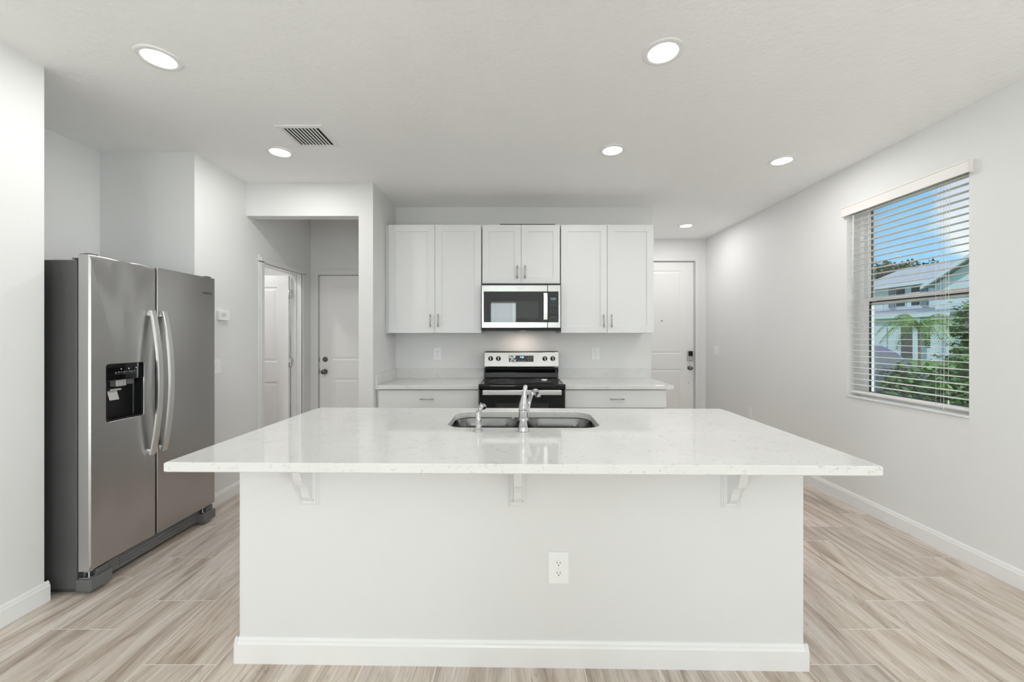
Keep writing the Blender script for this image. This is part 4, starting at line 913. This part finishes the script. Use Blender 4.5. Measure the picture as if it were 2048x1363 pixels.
shrub('hedge_shrub', 'dense green shrub outside, filling the lower right of the window', 'shrub', (4.5, 4.15, G),
      [((4.5, 4.1, 0.45), (0.65, 0.60, 0.80)), ((4.35, 4.35, 0.20), (0.5, 0.5, 0.55)), ((4.75, 4.15, 0.75), (0.4, 0.4, 0.5)), ((4.3, 3.95, -0.02), (0.4, 0.4, 0.35))], M['leaf'], 2200, 0.075)
shrub('hedge_shrub', 'low green shrub outside, against the left part of the hedge', 'shrub', (5.75, 5.9, G),
      [((5.75, 5.85, 0.30), (0.50, 0.45, 0.62)), ((5.7, 5.85, 0.62), (0.30, 0.28, 0.38))], M['leaf'], 1600, 0.07)
shrub('leafy_bush', 'taller leafy bush outside with a branch beside the window edge', 'shrub', (6.1, 5.25, G),
      [((6.1, 5.22, 1.55), (0.34, 0.26, 0.38)), ((6.15, 5.3, 1.05), (0.40, 0.30, 0.45))], M['leaf'], 900, 0.085)
# palm
pb = (14.2, 13.97, G)
pl = thing('palm_tree', 'small feather palm outside in front of the white house', 'palm', pb)
b = MB(pb); b.tube([pb, (14.23, 13.97, 0.7), (14.2, 13.97, 1.78)], [0.07, 0.05, 0.045], 12); b.build('palm_trunk', M['bark'], pl)
for k in range(19):
    a = 2 * PI * k / 19 + random.uniform(-0.15, 0.15); up = random.uniform(0.35, 1.25); ln = random.uniform(0.95, 1.2); vs, fs = [], []
    P = []
    for s in range(9):
        u = s / 8; r = ln * u * (0.75 if up > 0.9 else 1.0); z = 1.72 + up * ln * 0.75 * math.sin(u * 1.5) - ln * 1.05 * u * u * (1.25 - up * 0.5)
        P.append(Vector((pb[0] + math.cos(a) * r, pb[1] + math.sin(a) * r, z)))
    for s in range(8):
        d = (P[s + 1] - P[s]); sd = Vector((-math.sin(a), math.cos(a), 0))
        for h in range(3):
            q = P[s] + d * (h / 3)
            for sg in (-1, 1):
                lf = 0.36 * math.sin(0.35 + 2.5 * (s + h / 3) / 8); e = q + sd * sg * lf * 0.8 + d.normalized() * lf * 0.45 + Vector((0, 0, -0.10 - random.uniform(0, 0.08))); i = len(vs)
                vs += [q, q + d * 0.16, e]; fs.append((i, i + 1, i + 2))
    b = MB(pb); b.quadmesh(vs, fs); b.tube(P, [0.018 - 0.0015 * i for i in range(9)], 5); b.build('frond', M['leaf2'], pl)
# trees behind the house
for i, (x, y, r, zt, lb) in enumerate(((41.5, 44.8, 1.9, 9.6, 'dark leafy tree behind the house, leftmost above the roof'), (47.5, 48.6, 2.1, 10.1, 'dark leafy tree behind the house, second from left above the roof'), (59.0, 59.7, 2.0, 11.3, 'low dark tree behind the house, in the dip of the treeline'), (53.0, 51.7, 2.2, 10.9, 'dark leafy tree behind the house, rightmost above the roof'))):
    shrub('distant_tree', lb, 'tree', (x, y, G), [((x, y, zt - r * 0.7), (r * 1.1, r * 1.1, r * 0.85)), ((x, y - 1.0, zt - r * 1.3), (r, r, r * 0.8)), ((x, y + 1.1, zt - r * 1.4), (r, r, r * 0.8))], M['leaf3'], 1500, 0.42, 'trees behind the neighbouring house', 0.2)
# parked car
cb = (5.75, 7.4, G); cr = thing('parked_car', 'dark blue car parked outside, low at the left of the window', 'car', cb)
x0, x1 = 4.85, 6.65; g = G + 0.02
side = [(5.12, g + 0.28), (5.08, g + 0.55), (5.14, g + 0.93), (5.35, g + 0.98), (8.2, g + 0.95), (9.2, g + 0.85), (9.55, g + 0.65), (9.6, g + 0.3), (9.3, g + 0.22), (5.3, g + 0.22)]
b = MB(cb); b.prism(side, 'x', x0, x1, 0.05)
vs = []
for (z, ya, yb, xi) in ((g + 0.93, 5.20, 8.25, 0.06), (g + 1.30, 5.62, 7.30, 0.20), (g + 1.43, 5.85, 7.00, 0.28)):
    vs += [(x0 + xi, ya, z), (x1 - xi, ya, z), (x1 - xi, yb, z), (x0 + xi, yb, z)]
fs = [(8, 9, 10, 11), (0, 3, 2, 1)]
for r in range(2):
    for i in range(4): j = (i + 1) % 4; fs.append((r * 4 + i, r * 4 + j, r * 4 + 4 + j, r * 4 + 4 + i))
b.quadmesh(vs, fs); b.build('car_body', M['car'], cr)
b = MB(cb)
def lerp(p, q, t): return tuple(p[i] * (1 - t) + q[i] * t for i in range(3))
for i in range(4):
    j = (i + 1) % 4; A, B_, D_, E_ = vs[i], vs[j], vs[4 + j], vs[4 + i]
    q = [lerp(lerp(A, B_, u), lerp(E_, D_, u), v) for (u, v) in ((0.06, 0.12), (0.94, 0.12), (0.94, 0.95), (0.06, 0.95))]
    nrm = (Vector(q[1]) - Vector(q[0])).cross(Vector(q[3]) - Vector(q[0])).normalized() * 0.008
    cen = Vector((5.75, 6.7, g + 1.1))
    if (Vector(q[0]) - cen).dot(nrm) < 0: nrm = -nrm
    b.quadmesh([tuple(Vector(p_) + nrm) for p_ in q], [(0, 1, 2, 3)])
b.build('car_windows', M['hglass'], cr)
for y in (5.95, 8.65):
    for x in (x0 + 0.10, x1 - 0.10):
        b = MB(cb); b.lathe([(0, -0.11), (0.22, -0.11), (0.24, -0.10), (0.31, -0.11), (0.33, -0.08), (0.33, 0.08), (0.31, 0.11), (0.24, 0.10), (0.22, 0.11), (0, 0.11)], (x, y, g + 0.33), 'x', 28); b.build('wheel', M['tyre'], cr)
cr.location = (7.55, 10.4, G)
